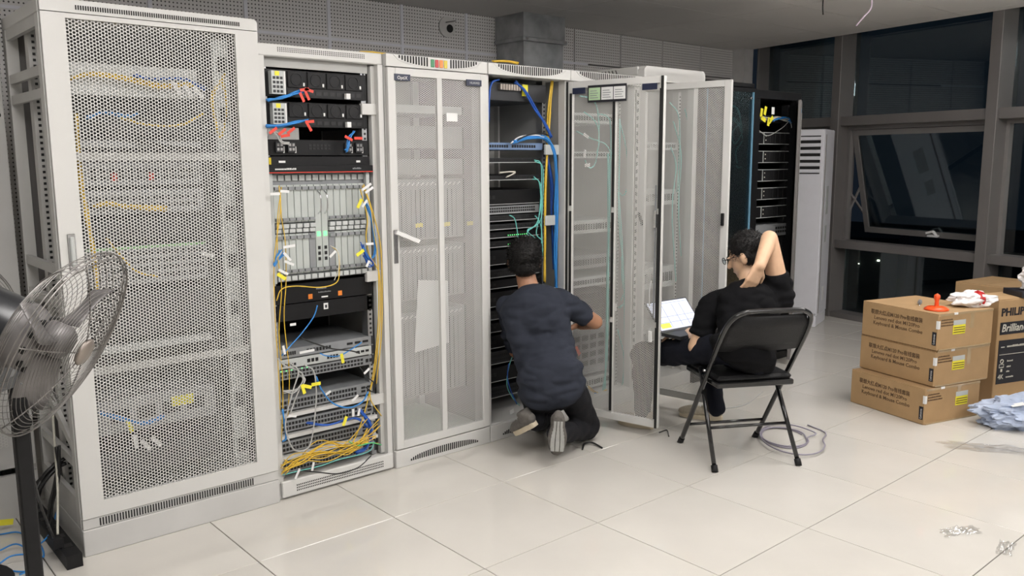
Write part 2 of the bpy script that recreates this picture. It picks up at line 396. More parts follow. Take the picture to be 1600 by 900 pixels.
for k in range(len(edges)-1):
    a, b = edges[k+1]+.045, edges[k]-(.045 if k else 0)
    part('transom', wbox(MB(), a, b, .01, .16, 1.79, 1.875, .003), 'mull', wd)
    part('transom', wbox(MB(), a, b, .01, .16, .66, .735, .003), 'mull', wd)
    part('pane', wbox(MB(), a, b, .17, .178, 1.875, 3.0), 'glass', wd)
    part('pane', wbox(MB(), a, b, .17, .178, .05, .66), 'glass', wd)
    if k != 1: part('pane', wbox(MB(), a, b, .17, .178, .735, 1.79), 'glass', wd)
    for s_, e_ in ((a, a+.03), (b-.03, b)): part('frame_side', wbox(MB(), s_, e_, .12, .17, .735, 1.79), 'mull2', wd)
    part('frame_head', wbox(MB(), a+.03, b-.03, .12, .17, 1.755, 1.79), 'mull2', wd)
# beam and slab outside above the ceiling line
part('edge_beam', wbox(MB(), -6.9, 1.75, .10, .165, 2.72, 3.0), 'mull', wd)
# open top-hung casement in bay 2
a, b = mulls[1]+.045, mulls[0]-.045
ang = R(15)
Hn = W @ Matrix.Translation((.15, 0, 1.755)) @ Matrix.Rotation(-ang, 4, 'Y')
sash = struct('window_2', MB().box(-.02, .02, a+.035, b-.035, -.05, 0, Hn), 'mull2')
part('sash_side', MB().box(-.02, .02, a+.035, a+.085, -.99, -.05, Hn), 'mull2', sash); part('sash_side', MB().box(-.02, .02, b-.085, b-.035, -.99, -.05, Hn), 'mull2', sash)
part('sash_bottom', MB().box(-.02, .02, a+.085, b-.085, -.99, -.94, Hn), 'mull2', sash)
part('pane', MB().box(-.003, .003, a+.085, b-.085, -.94, -.05, Hn), 'glass', sash)
hd = part('window_handle', MB().box(-.05, -.02, -.16, -.06, -.975, -.96, Hn).bar(Hn @ Vector((-.04, -.15, -.965)), Hn @ Vector((-.04, -.12, -.925)), .02, .02).bar(Hn @ Vector((-.04, -.12, -.925)), Hn @ Vector((-.04, -.05, -.945)), .02, .02), 'white', sash)
part('stay_arm', MB().bar(W @ Vector((.14, b-.02, 1.2)), Hn @ Vector((0, b-.03, -.8)), .012, .02), 'mull2', sash)
part('stay_arm', MB().bar(W @ Vector((.14, b-.02, .95)), Hn @ Vector((0, b-.03, -.55)), .012, .02), 'mull2', sash)

# night city far below the glazing
gr = single('city_ground', MB().box(30, 800, -400, 700, -61, -60), 'bldg', 'dark land far below the windows at night', 'ground'); gr['kind'] = 'structure'
blds = ['dark office block with a few lit windows seen beyond the low window pane', 'lower dark building with scattered lights beyond the low pane', 'distant dark tower seen through the open casement', 'wide dark block on the night skyline beyond the boxes', 'small distant block with dim lights left of the casement', 'far dark apartment block behind the glazing', 'dark low hall with street lights along its front']
bp = [(120, 62, 24, -26), (150, 40, 34, -30), (170, 88, 26, -14), (110, 28, 22, -24), (230, 150, 40, -18), (260, 66, 50, -22), (150, -20, 26, -28)]
for lb, (x, y, s_, top) in zip(blds, bp):
    o = thing('distant_building', lb, 'building', (x, y, -60), R(20), 'buildings in the night beyond the windows')
    part('walls', MB().box(-s_/2, s_/2, -s_/2, s_/2, 0, 60+top), 'bldg', o)
    mb = MB()
    for _ in range(16):
        if random.random() < .8:
            yy = random.uniform(-s_/2, s_/2); zz = random.uniform(10, 60+top+1); e = random.uniform(.12, .3)
            mb.box(-s_/2-.3, -s_/2-.1, yy, yy+e*1.6, zz, zz+e)
    part('lit_windows', mb, 'city', o, kind='stuff')

# ceiling lamps (out of the frame, they light the room)
for k, (x, y) in enumerate(LAMPS):
    o = thing('ceiling_lamp', ['square white ceiling lamp over the big perforated cabinet aisle', 'square white ceiling lamp above the kneeling person', 'square white ceiling lamp over the cardboard boxes', 'square white ceiling lamp behind the camera on the left', 'square white ceiling lamp behind the camera in the middle', 'square white ceiling lamp behind the camera on the right'][k], 'lamp', (x, y, CE-.03), 0, 'square ceiling lamps')
    f = MB(); f.box(-.6, .6, -.3, .3, .001, .028)
    part('lamp_frame', f, 'acw', o); part('diffuser', MB().box(-.58, .58, -.28, .28, -.13, -.03), 'lampd', o)

# ---------------------------------------------------------------- cabinets
fine = {}
def fmesh(w_, h_, a=.0095, rf=.40, key='f'):
    k = (round(w_, 3), round(h_, 3), a)
    if k not in fine: me = perf_mesh('mesh_panel', 0, w_, 0, h_, a, rf); me.materials.append(M['mesh2' if a < .011 else 'mesh']); fine[k] = me
    return fine[k]

def arc_slits(mb, xc, zc, half, n, hmax, y, down=True, skip=0):
    for i in range(n):
        t = (i+.5)/n*2-1
        if abs(t) < skip: continue
        h = hmax*math.sqrt(max(.05, 1-t*t)); x = xc+half*t
        if down: mb.box(x-.0035, x+.0035, y, y+.002, zc-h, zc)
        else: mb.box(x-.0035, x+.0035, y, y+.002, zc, zc+h)
    return mb

def cabinet(label, x0, w_, H, D=.62, y0=0., m='cream', post=.045, left=True, right=True, back=True, base=.09, top=.055, group=None, railm='steel', inner='greyp', mid=True):
    o = thing('server_cabinet', label, 'cabinet', (x0, y0, 0), 0, group)
    e = .0015
    p = MB()
    for xa, xb in ((e, post), (w_-post, w_-e)):
        for ya, yb in ((0, .05), (D-.05, D)): p.box(xa, xb, ya, yb, base, H-top)
    part('frame', p, m, o)
    part('top_panel', MB().box(e, w_-e, 0, D, H-top, H, ch=.004), m, o)
    part('plinth', MB().box(e, w_-e, 0, D, 0, base, ch=.003), m, o)
    if left: part('side_panel', MB().box(.004, .010, .05, D-.05, base, H-top), inner, o)
    if right: part('side_panel', MB().box(w_-.010, w_-.004, .05, D-.05, base, H-top), inner, o)
    if back: part('back_panel', MB().box(post, w_-post, D-.012, D-.004, base, H-top), inner, o)
    return o
def rail(o, x, y, z0, z1, m='steel', w_=.022):
    p = MB().box(x-w_/2, x+w_/2, y, y+.003, z0, z1).box(x-w_/2-.003, x-w_/2, y, y+.05, z0, z1)
    r_ = part('mounting_rail', p, m, o)
    q = MB(); z = z0+.02
    while z < z1-.02: q.box(x-.005, x+.005, y-.0015, y, z, z+.010); z += .0222
    part('rail_holes', q, 'port', r_, kind='stuff')
    return r_

# --- cabinet A, big perforated door on the left
A0, AWd, AH = -1.407, .800, 2.06
cA = cabinet('tall cream cabinet with a large coarse perforated door, nearest the fan', A0, AWd, AH, D=.60, left=False, base=.105, top=.05, inner='mull2')
mb = MB(); 
for i in range(74):
    x = .12+i*.0082; mb.box(x-.0022, x+.0022, -.0275, -.0265, AH-.034, AH-.018)
hood = MB().prism([(.004, AH-.045), (AWd-.004, AH-.045), (AWd-.004, AH-.012), (AWd-.016, AH), (.016, AH), (.004, AH-.012)], -.026, 0)
h_ = part('hood', hood, 'cream', cA); part('vent_slits', mb, 'vent', h_, kind='stuff')
dr = part('door', MB().box(.004, .083, -.026, -.004, .150, AH-.048).box(AWd-.099, AWd-.004, -.026, -.004, .150, AH-.048).box(.083, AWd-.099, -.026, -.004, 1.995, AH-.048).box(.083, AWd-.099, -.026, -.004, .150, .21), 'cream', cA)
pm = link('mesh_panel', fmesh(.618, 1.785, .0125, .41), None, dr); pm.location = (.083, -.018, .21)
each('crossbar', MB().box(.083, .701, -.010, -.002, 1.497, 1.526).box(.083, .701, -.010, -.002, .695, .724), 'greyp', dr)
part('handle_plate', MB().box(.030, .058, -.031, -.026, 1.10, 1.235, ch=.004), 'chrome', dr)
part('door_handle', MB().box(.036, .052, -.041, -.031, 1.115, 1.225, ch=.004), 'lgrey', dr)
sk = part('lower_skirt', MB().box(.004, AWd-.004, -.022, -.002, .108, .147), 'cream2', cA)
mb = MB()
for i in range(60):
    x = .065+i*.0104; mb.box(x-.0026, x+.0026, -.0235, -.022, .112, .142)
part('vent_slits', mb, 'vent', sk, kind='stuff')
part('kick_plate', MB().box(.001, AWd-.001, -.024, 0, .0, .105, ch=.003), 'cream2', cA)
# open left side: rails, struts
for y in (.10, .30): rail(cA, .045, y, .12, 2.0, 'cream2', .03)
for z in (.34, .95, 1.08, 1.72, 1.80):
    part('side_strut', MB().box(.004, .022, .05, .55, z, z+.035), 'cream2', cA)
part('side_strut', MB().box(.004, .022, .05, .55, 1.97, 2.01), 'cream2', cA); part('side_strut', MB().bar((.012, .05, .42), (.012, .55, .62), .016, .035), 'cream2', cA); part('side_strut', MB().box(.002, .02, .05, .55, .105, .22), 'cream2', cA)
mb = MB().box(.635, .70, .05, .07, .15, 1.98)
cm_ = part('cable_manager', mb, 'lgrey', cA); mb = MB()
for k in range(9): mb.box(.65, .69, .047, .05, .25+k*.2, .31+k*.2)
each('cutout', mb, 'vent', cm_)

GREYS = 'network gear inside the big perforated cabinet'
def ports(mb, x0, x1, y, z0, z1, nx, nz, fx=.72, fz=.62):
    dx = (x1-x0)/nx; dz = (z1-z0)/nz
    for i in range(nx):
        for j in range(nz):
            cx = x0+dx*(i+.5); cz = z0+dz*(j+.5); mb.box(cx-dx*fx/2, cx+dx*fx/2, y-.0012, y+.0008, cz-dz*fz/2, cz+dz*fz/2)
    return mb
def device(name, label, cat, x0, x1, z0, z1, y, d=.35, m='dark', ears=True, grp=None, pr=None, prm='port', leds=None, extra=None):
    xc = (x0+x1)/2
    o = thing(name, label, cat, (xc, y, z0), 0, grp)
    h = z1-z0; hw = (x1-x0)/2
    part('casing', MB().box(-hw+.012, hw-.012, .003, d, .001, h-.001), m if m not in ('card',) else 'lgrey', o)
    fp = part('faceplate', MB().box(-hw+(.014 if ears else 0), hw-(.014 if ears else 0), 0, .004, 0.0015, h-.0015, ch=.001), m, o)
    if ears:
        for s_ in (-1, 1):
            part('rack_ear', MB().box(min(s_*hw, s_*(hw-.014)), max(s_*hw, s_*(hw-.014)), .001, .004, .001, h-.001), 'dark' if m != 'black' else 'black2', o)
    if pr:
        mb = MB()
        for (a, b, c, e, nx, nz) in pr: ports(mb, -hw+a*2*hw, -hw+b*2*hw, 0, c*h, e*h, nx, nz)
        part('ports', mb, prm, fp, kind='stuff')
    if leds:
        mb = MB()
        for (a, b, c, n) in leds:
            for i in range(n):
                x = -hw+(a+(b-a)*i/max(1, n-1))*2*hw; mb.box(x-.0022, x+.0022, -.002, 0, c*h-.002, c*h+.002)
        part('status_lights', mb, 'ledg', fp, kind='stuff')
    return o, fp, hw, h

specA = [(1.74, 1.86, 'lgrey', 'pale blank box', None), (1.60, 1.655, 'dark', 'dark thin switch', [(.1, .9, .3, .8, 20, 1)]), (1.545, 1.575, 'dgrey', 'grey patch tray', None),
         (1.40, 1.49, 'dgrey', 'grey router with red and white latches', [(.1, .9, .2, .8, 12, 2)]), (1.29, 1.385, 'dgrey', 'light grey transmission shelf', [(.08, .92, .2, .8, 16, 2)]), (1.19, 1.27, 'dark', 'dark switch under a cluster of cables', [(.1, .9, .2, .8, 24, 2)]),
         (1.01, 1.165, 'dgrey', 'tall pale chassis with green edged modules', [(.05, .95, .1, .9, 18, 4)]), (.80, .98, 'dark', 'deep black chassis in shade', None), (.745, .775, 'lgrey', 'thin pale shelf above the middle bar', None), (.42, .56, 'dgrey', 'grey server with a yellow tag', [(.1, .9, .2, .8, 4, 1)]), (.24, .34, 'dark', 'low dark server near the cabinet floor', [(.1, .9, .2, .8, 4, 1)])]
for z0, z1, m_, l_, pr in specA:
    dv, fp, hw, h = device('rack_device', l_+' behind the big perforated door', 'network device', A0+.10, A0+.60, z0, z1, .10, .4, m_, True, GREYS, pr)
    if 'green edged' in l_:
        part('green_trim', MB().box(-hw+.02, hw-.02, -.002, 0, h-.012, h-.002), mat('green_trim', (.25, .55, .22), .5), fp)
    if 'red and white' in l_: each('latch', MB().box(-.12, -.10, -.01, 0, .02, .05).box(.02, .04, -.01, 0, .02, .05), 'red', fp)
    if 'yellow tag' in l_: part('name_tag', MB().box(.05, .14, -.003, 0, .07, .11), 'yel', fp)

ORD = ['', 'second', 'third', 'fourth', 'fifth', 'sixth', 'seventh', 'eighth']
def zoned(items, what, m, grp, L_, Wd, Y, zonef):        # tags told apart by where they hang, counted downward
    seen = {}; tot = {}
    items = sorted(items, key=lambda t: t[1])
    for it in items: tot[zonef(it[0], it[1])] = tot.get(zonef(it[0], it[1]), 0)+1
    for it in items:
        z = zonef(it[0], it[1]); k = seen.get(z, 0); seen[z] = k+1
        lab = what+' '+z+('' if tot[z] == 1 else (', topmost' if k == 0 else (', lowest' if k == tot[z]-1 else ', '+ORD[k]+' from top')))
        flag(lab, it[0], it[1], Y, it[2], it[3] if len(it) > 3 else L_, Wd, m, grp)
def z2(x, y):
    h = 'left of' if x < 462 else ('in front of' if x < 545 else 'right of')
    v = 'the power shelves' if y < 212 else 'the silver terminals' if y < 262 else 'the upper line cards' if y < 350 else 'the lower line cards' if y < 445 else 'the black panels' if y < 530 else 'the silver routers' if y < 596 else 'the first white shelf' if y < 650 else 'the lowest shelves'
    return h+' '+v
def cable(label, pts, r, m, name='patch_cable', cat='cable', group=None, k=5, parent=None, n=5):
    mb = MB().tube(spline(pts, k), r, n)
    if parent: return part(name, mb, m, parent)
    o = single(name, mb, m, label, cat, group)
    return recentre(o, pts[0])
def cat_(pxs, Y): return [at(x, y, Y if not isinstance(Y, (list, tuple)) else Y[i]) for i, (x, y) in enumerate(pxs)]
def jit(pts, s_): return [Vector(p)+Vector((random.uniform(-s_, s_), random.uniform(-s_, s_), random.uniform(-s_, s_))) for p in pts]

def bundle(label, pxs, Y, r, m, n, spread, group=None, cat='cable bundle'):
    o = thing('cable_bundle', label, cat, at(*pxs[0], Y if not isinstance(Y, (list, tuple)) else Y[0]), 0, group)
    base = cat_(pxs, Y); org = o.location.copy()
    for _ in range(n):
        part('strand', MB().tube(spline([p-org for p in jit(base, spread)], 5), r, 5), m, o)
    return o
def flag(label, px, py, Y, ang_, L, Wd, m, group=None, cat='cable tag'):
    c = at(px, py, Y); d = Vector((math.cos(R(ang_)), 0, math.sin(R(ang_)))); 
    mb = MB().bar(c-d*L/2, c+d*L/2, .0016, Wd, up=(0, 1, 0)) if False else MB()
    n_ = Vector((-d.z, 0, d.x))
    vs = [c-d*L/2-n_*Wd/2, c+d*L/2-n_*Wd/2, c+d*L/2+n_*Wd/2, c-d*L/2+n_*Wd/2]
    vs = vs+[v+Vector((0, .0012, 0)) for v in vs]
    mb.add(vs, [(0, 1, 2, 3), (7, 6, 5, 4), (0, 4, 5, 1), (1, 5, 6, 2), (2, 6, 7, 3), (3, 7, 4, 0)])
    o = single('cable_tag', mb, m, label, cat, group)
    return recentre(o, c)

GA = 'cables behind the big perforated door'
bundle('yellow fibre bundle sagging across the top of the big cabinet', [(112, 122), (145, 116), (200, 124), (250, 134), (300, 132)], .06, 0.0045, 'ycab', 7, .008, GA)
bundle('yellow fibre loop hanging at upper right of the big cabinet', [(350, 115), (332, 150), (336, 185), (345, 215), (352, 170), (346, 125)], .055, 0.0045, 'ycab', 5, .006, GA)
bundle('yellow cable bundle running down the left edge inside the big cabinet', [(120, 180), (126, 280), (136, 340), (150, 420), (152, 470)], .05, 0.0053, 'ycab', 6, .006, GA)
bundle('blue cables under the upper shelf of the big cabinet', [(210, 118), (240, 124), (290, 124), (320, 140)], .07, 0.0042, 'bcab', 4, .006, GA)
bundle('thin yellow cable sagging above the middle shelf of the big cabinet', [(190, 184), (230, 194), (280, 195), (318, 178)], .06, 0.0039, 'ycab', 2, .004, GA)
bundle('pale blue cables fanned at left in the big cabinet', [(135, 185), (160, 178), (200, 182), (215, 176)], .06, 0.0039, 'lbcab', 3, .006, GA)
bundle('dark cables drooping across the big cabinet middle', [(120, 185), (180, 210), (250, 228), (325, 232)], .07, 0.0045, 'kcab', 3, .01, GA)
bundle('orange yellow connectors bundle low in the big cabinet', [(145, 320), (170, 318), (200, 322), (260, 326)], .07, 0.0075, 'ycab', 3, .008, GA)
bundle('yellow cable curving to the dark chassis of the big cabinet', [(165, 372), (190, 400), (215, 425), (245, 432)], .07, 0.0039, 'ycab', 1, .004, GA)
bundle('blue cable above the lower server of the big cabinet', [(155, 646), (185, 652), (225, 661), (255, 650)], .05, 0.0060, 'lbcab', 3, .005, GA)
AW_ = []
for x, y, a_ in ((276, 138, -60), (294, 142, -60), (310, 144, -50), (325, 398, -15), (212, 690, -85), (228, 695, -55), (245, 690, -50)):
    AW_.append((x, y, a_))
zoned(AW_, 'white tag behind the big perforated door,', 'white', 'white tags behind the big door', .055, .016, .045, lambda x, y: 'by its yellow bundle' if y < 300 else ('at mid height right' if y < 500 else 'near its foot'))
flag('yellow cable tag behind the big perforated door near its foot', 203, 665, .045, -75, .06, .016, 'yel')

# --- cabinet 2, open network cabinet
c2 = cabinet('open cream cabinet packed with routers and tangled cables, doorless', -.605, .603, 1.975, D=.62, post=.028, base=.075, top=.05)
mb = MB()
for i in range(46):
    for j in range(3): mb.box(.09+i*.0092, .094+i*.0092, -.0012, 0, 1.945+j*.007, 1.949+j*.007)
part('vent_dots', mb, 'vent', c2, kind='stuff')
sl = part('sill', MB().box(.012, .592, -.02, .0, .012, .085, ch=.003), 'cream', c2)
mb = MB()
for i in range(52):
    for j in range(3): mb.box(.08+i*.0088, .0845+i*.0088, -.0212, -.02, .03+j*.012, .036+j*.012)
part('vent_dots', mb, 'vent', sl, kind='stuff')
rail(c2, .045, .045, .08, 1.92); rail(c2, .525, .045, .08, 1.92)
part('inner_post', MB().box(.555, .575, .03, .06, .08, 1.92), 'cream', c2)
for z in (1.70, .93, .33): part('bracket', MB().box(.50, .575, .02, .045, z, z+.05, ch=.002), 'cream', c2)
part('perforated_plate', MB().box(.05, .20, .055, .058, 1.575, 1.635), 'greyp', c2)
rear = part('rear_duct_plate', MB().box(.05, .55, .5, .51, .1, 1.9), 'black', c2)
part('header_plate', MB().box(.028, .545, .04, .05, 1.885, 1.925), 'greyp', c2)

X0, X1, Y2 = -.572, -.068, .04
G2 = 'network gear in the open cream cabinet'
for z0, z1, l_ in ((1.762, 1.878, 'black power shelf with clear terminal block, topmost in the open cream cabinet'), (1.637, 1.745, 'black power shelf with clear terminal block, second from the top in the open cream cabinet')):
    o, fp, hw, h = device('power_shelf', l_, 'network device', X0, X1, z0, z1, Y2, .4, 'black', True, G2, [(.22, .95, .08, .30, 11, 1)])
    tb = part('terminal_block', MB().box(-hw+.03, -hw+.085, -.03, 0, .01, h-.01), 'lgrey', o)
    part('terminal_screws', ports(MB(), -hw+.033, -hw+.082, -.03, .012, h-.03, 3, 4), 'dark', tb, kind='stuff')
    part('warning_label', MB().box(-hw+.045, -hw+.065, -.032, -.03, h-.03, h-.012), 'yel', tb)
    part('cover_plate', MB().box(-hw+.087, -hw+.094, -.028, 0, .01, h-.01), 'white', o)
    for k in range(4):
        xk = -hw+.115+k*.093
        fm = part('fan_module', MB().box(xk, xk+.086, -.006, 0, .042, h-.004, ch=.002), 'black2', o)
        part('fan_grille', MB().tube([(xk+.04+.026*math.cos(t), -.007, .042+(h-.046)/2+.026*math.sin(t)) for t in [i*math.pi/8 for i in range(16)]], .002, 4, True), 'dark', fm)
        part('latch', MB().box(xk+.070, xk+.077, -.010, -.006, .05, .064), 'white', fm)
    part('plug', MB().box(hw-.115, hw-.095, -.02, 0, .004, .028), 'white', o)
o, fp, hw, h = device('power_distribution_unit', 'black distribution unit with silver screw terminals above the line card chassis', 'network device', X0, X1, 1.515, 1.585, Y2, .4, 'black', True, G2, [(.40, .62, .35, .75, 6, 2)])
for xx in (-hw+.045, -hw+.10, hw-.125, hw-.07):
    t_ = part('terminal', MB().box(xx, xx+.035, -.012, 0, .015, h-.012), 'dark', o); part('screws', ports(MB(), xx+.002, xx+.033, -.012, .018, h-.014, 2, 2), 'chrome', t_, kind='stuff')
    part('white_label', MB().box(xx+.037, xx+.043, -.002, 0, .012, .04), 'white', o)
o, fp, hw, h = device('blank_panel', 'black panel with a small green badge under the silver terminals', 'network device', X0, X1, 1.470, 1.513, Y2-.01, .3, 'black', False, G2)
part('badge', MB().box(-hw+.01, -hw+.02, -.002, 0, .008, h-.006), 'yell', fp); each('label', MB().box(-hw+.055, -hw+.085, -.002, 0, .015, .024).box(hw-.07, hw-.05, -.002, 0, .015, .024), 'white', fp)
# line card chassis
ch = thing('line_card_chassis', 'large grey card chassis filled with upright line cards in the open cream cabinet', 'network device', (-.32, Y2, .965), 0, G2)
cw = .235; cb = .475
part('chassis_body', MB().box(-cw, cw, .02, .42, 0, cb), 'dgrey', ch)
part('cheek', MB().box(-cw-.012, -cw+.005, -.012, .02, 0, cb), 'lgrey', ch); part('cheek', MB().box(cw-.005, cw+.012, -.012, .02, 0, cb), 'lgrey', ch)
hp = part('header', MB().box(-cw-.022, cw+.022, -.03, .02, cb, cb+.032), 'black', ch)
part('red_stripe', MB().box(-cw-.022, cw+.022, -.0315, -.03, cb+.002, cb+.005), 'red', hp)
strokes(13, .012, 'white', face_mtx((-cw+.01, -.031, cb+.015), (1, 0, 0)), hp); strokes(6, .012, 'dgrey', face_mtx((cw-.085, -.031, cb+.015), (1, 0, 0)), hp)
part('top_guides', ports(MB(), -cw+.005, cw-.005, .012, cb-.035, cb-.005, 14, 1, .8, .8), 'lgrey', ch, kind='stuff')
cww = (2*cw-.02)/14
cards = {}
def card_at(i, z0, z1, centre=False, m_='card'):
    xk = -cw+.01+i*cww
    c_ = part('line_card', MB().box(xk+.0012, xk+cww-.0012, 0, .015, z0, z1, ch=.001), m_, ch)
    ej = MB().box(xk+.004, xk+cww-.004, -.012, 0, z1-.022, z1-.008).box(xk+.004, xk+cww-.004, -.012, 0, z0+.008, z0+.02)
    each('ejector', ej, 'dgrey', c_)
    if centre:
        each('port_column', MB().box(xk+.010, xk+cww-.010, -.002, 0, z0+.05, z0+.065).box(xk+.010, xk+cww-.010, -.002, 0, z0+.075, z0+.09).box(xk+.010, xk+cww-.010, -.002, 0, z0+.10, z0+.115), 'port', c_)
        part('status_display', MB().box(xk+.008, xk+cww-.008, -.002, 0, z0+.16, z0+.18), 'ledg', c_)
        part('pull_handle', MB().tube(spline([(xk+.018, 0, z1-.03), (xk+.018, -.025, z1-.05), (xk+.018, -.025, z1-.11), (xk+.018, 0, z1-.13)]), .003), 'chrome', c_)
for i in range(14):
    if i in (6, 7): card_at(i, .035, .425, True)
    else:
        card_at(i, .262, .425)
        if i in (5, 8): card_at(i, .035, .212, m_='dgrey')
        else: card_at(i, .035, .212)
mb = MB()
for i in list(range(6))+list(range(8, 14)):
    xk = -cw+.01+i*cww; mb.box(xk+.003, xk+cww-.004, -.008, .01, .218, .234); mb.box(xk+.006, xk+cww-.002, -.010, .01, .238, .256)
part('card_levers', mb, 'lgrey', ch, kind='stuff')
mb = MB()
for i in range(14): xk = -cw+.01+i*cww; mb.box(xk+.003, xk+cww-.004, -.010, .01, .008, .028)
part('bottom_levers', mb, 'lgrey', ch, kind='stuff')
for xx in (-.215, -.125, -.03, .10, .045): pass
o, fp, hw, h = device('air_intake_panel', 'black vented panel with orange warning labels under the line cards', 'network device', X0+.01, X1, .868, .955, Y2, .4, 'black', False, G2)
for xx in (-.075, .075): part('warning_label', MB().box(xx-.010, xx+.010, -.002, 0, .012, .034), 'oral', fp)
strokes(7, .013, 'dgrey', face_mtx((-.045, -.001, .052), (1, 0, 0)), fp); strokes(12, .009, 'dgrey', face_mtx((-.035, -.001, .035), (1, 0, 0)), fp)
part('white_label', MB().box(-.02, .012, -.002, 0, .012, .018), 'white', fp)
o, fp, hw, h = device('blank_panel', 'plain black panel with a small white square sticker', 'network device', X0+.01, X1, .79, .866, Y2+.005, .35, 'black', False, G2)
part('sticker', MB().box(-.008, .014, -.002, 0, .034, .062), 'white', fp); part('sticker_mark', MB().box(-.002, .008, -.003, -.002, .04, .054), 'inkb', fp)

specs = [('edge_router', 'silver grey router, upper of the pair below the black panels', .625, .668, 'dgrey', [(.08, .20, .2, .8, 6, 1), (.3, .55, .2, .8, 8, 1), (.7, .95, .3, .7, 3, 1)]),
         ('edge_router', 'silver grey router, lower of the pair below the black panels', .578, .622, 'lgrey', [(.05, .2, .2, .6, 5, 1), (.3, .42, .2, .8, 3, 1), (.5, .62, .2, .8, 4, 1), (.8, .95, .3, .7, 3, 1)]),
         ('access_switch', 'dark 48 port switch right under the silver routers', .528, .574, 'dgrey', [(.04, .88, .12, .88, 24, 2), (.90, .98, .2, .8, 2, 1)]),
         ('access_switch', 'grey 48 port switch on the first white shelf of the open cabinet', .385, .443, 'dgrey', [(.03, .80, .12, .88, 24, 2), (.84, .96, .2, .8, 2, 2)]),
         ('access_switch', 'grey 48 port switch on the second white shelf of the open cabinet', .288, .343, 'dgrey', [(.03, .80, .12, .88, 24, 2), (.84, .96, .2, .8, 2, 2)]),
         ('access_switch', 'grey 48 port switch on the third white shelf of the open cabinet', .192, .247, 'dgrey', [(.03, .80, .12, .88, 24, 2), (.84, .96, .2, .8, 2, 2)]),
         ('access_switch', 'grey 48 port switch at the foot of the open cabinet under yellow cables', .098, .152, 'dgrey', [(.03, .80, .12, .88, 24, 2), (.84, .96, .2, .8, 2, 2)])]
for nm, l_, z0, z1, m_, pr in specs:
    o, fp, hw, h = device(nm, l_, 'network device', X0, X1, z0, z1, Y2, .38, m_, True, G2, pr, leds=[(.05, .3, .92, 6)] if z0 > .5 and nm == 'access_switch' else None)
for z, l_ in ((.372, 'first'), (.275, 'second'), (.178, 'third')):
    sh = single('cabinet_shelf', MB().box(X0, X1, Y2-.01, .5, z, z+.004).box(X0, X1, Y2-.012, Y2-.008, z-.014, z+.004), 'cream', l_+' white metal shelf from the top in the lower half of the open cream cabinet', 'shelf', 'white shelves in the open cabinet')
    recentre(sh, (X0, Y2, z))

# cables of cabinet 2
G = 'cables in the open cream cabinet'
Yc = -.012
bundle('blue power cables entering the top power shelf', [(417, 156), (440, 152), (460, 146), (478, 141)], Yc, .0038, 'lbcab', 6, .0055, G)
bundle('blue power cables entering the second power shelf', [(417, 197), (440, 196), (462, 191), (480, 188)], Yc, .0038, 'lbcab', 6, .0055, G)
bundle('grey and blue power leads at left above the silver terminals', [(420, 205), (432, 210), (440, 222), (452, 224)], Yc, .003, 'gcab', 4, .006, G)
bundle('blue leads at right above the silver terminals', [(552, 205), (546, 215), (543, 228), (540, 236)], Yc, .003, 'lbcab', 4, .006, G)
REDS = []
for x, y, a_ in ((472, 152, -65), (480, 149, -65), (476, 140, 10), (483, 141, -15), (483, 198, -60), (484, 190, 5), (427, 204, 35), (441, 206, 35), (455, 204, 35), (446, 212, 10), (545, 216, -25), (560, 216, 0)):
    REDS.append((x, y, a_))
zoned(REDS, 'red heat shrink tag', 'red', 'red tags in the open cabinet', .042, .012, Yc-.012, z2)
yl = [[(436, 290), (438, 330), (430, 390), (428, 430), (430, 500), (434, 560), (438, 640)], [(440, 292), (434, 340), (434, 400), (440, 450), (436, 520), (442, 600), (440, 690)], [(438, 300), (440, 340), (446, 380), (447, 440), (444, 500), (452, 580), (450, 650)]]
for q, w_ in zip(yl, ('leftmost', 'middle', 'rightmost')): cable(w_+' thin yellow fibre hanging down the left rail of the open cream cabinet', cat_(q, Yc), .0022, 'ycab', group='yellow fibres at the left rail')
yr = [[(566, 290), (578, 320), (584, 360), (590, 400), (592, 460), (590, 520), (582, 590), (568, 650), (552, 690), (540, 705)], [(563, 296), (574, 340), (572, 370), (578, 400), (593, 430), (594, 500), (586, 580), (578, 620), (596, 650)], [(568, 288), (582, 330), (594, 380), (597, 440), (596, 520), (588, 600)]]
for q, w_ in zip(yr, ('outer long yellow fibre reaching the foot', 'yellow fibre crossing over the others', 'shorter yellow fibre ending at mid height')): cable(w_+' at the right rail of the open cream cabinet', cat_(q, Yc-.005), .0028, 'ycab', group='yellow fibres at the right rail')
bundle('blue cable coil at the right of the line cards', [(564, 306), (576, 330), (584, 360), (586, 395), (575, 405), (568, 385)], Yc, .003, 'lbcab', 3, .006, G)
bundle('violet blue cable knot right of the lower line cards', [(566, 380), (572, 398), (584, 412), (578, 416), (568, 400)], Yc, .0028, 'bcab', 3, .007, G)
bundle('blue cable coil at the left of the lower line cards', [(438, 390), (430, 405), (428, 416), (436, 405), (444, 395)], Yc, .003, 'lbcab', 3, .005, G)
cable('yellow fibre looping under the line cards', cat_([(432, 470), (440, 452), (462, 447), (500, 449), (525, 442), (530, 425), (528, 395), (518, 385)], Yc-.01), .0024, 'ycab')
cable('pale fibre from the centre cards curving down', cat_([(516, 384), (527, 392), (529, 420), (522, 438)], Yc-.012), .002, 'wcab')
cable('light blue cable from the sticker panel down to the left rail', cat_([(496, 477), (490, 495), (472, 520), (454, 540), (440, 556)], Yc), .003, 'lbcab')
cable('light blue cable across the silver routers', cat_([(565, 535), (550, 545), (530, 556), (510, 556), (500, 552)], Yc), .003, 'lbcab')
bundle('thick blue bundle at the bottom right of the open cabinet', [(562, 640), (576, 660), (580, 680), (572, 700), (556, 708)], Yc-.005, .004, 'bcab', 5, .008, G)
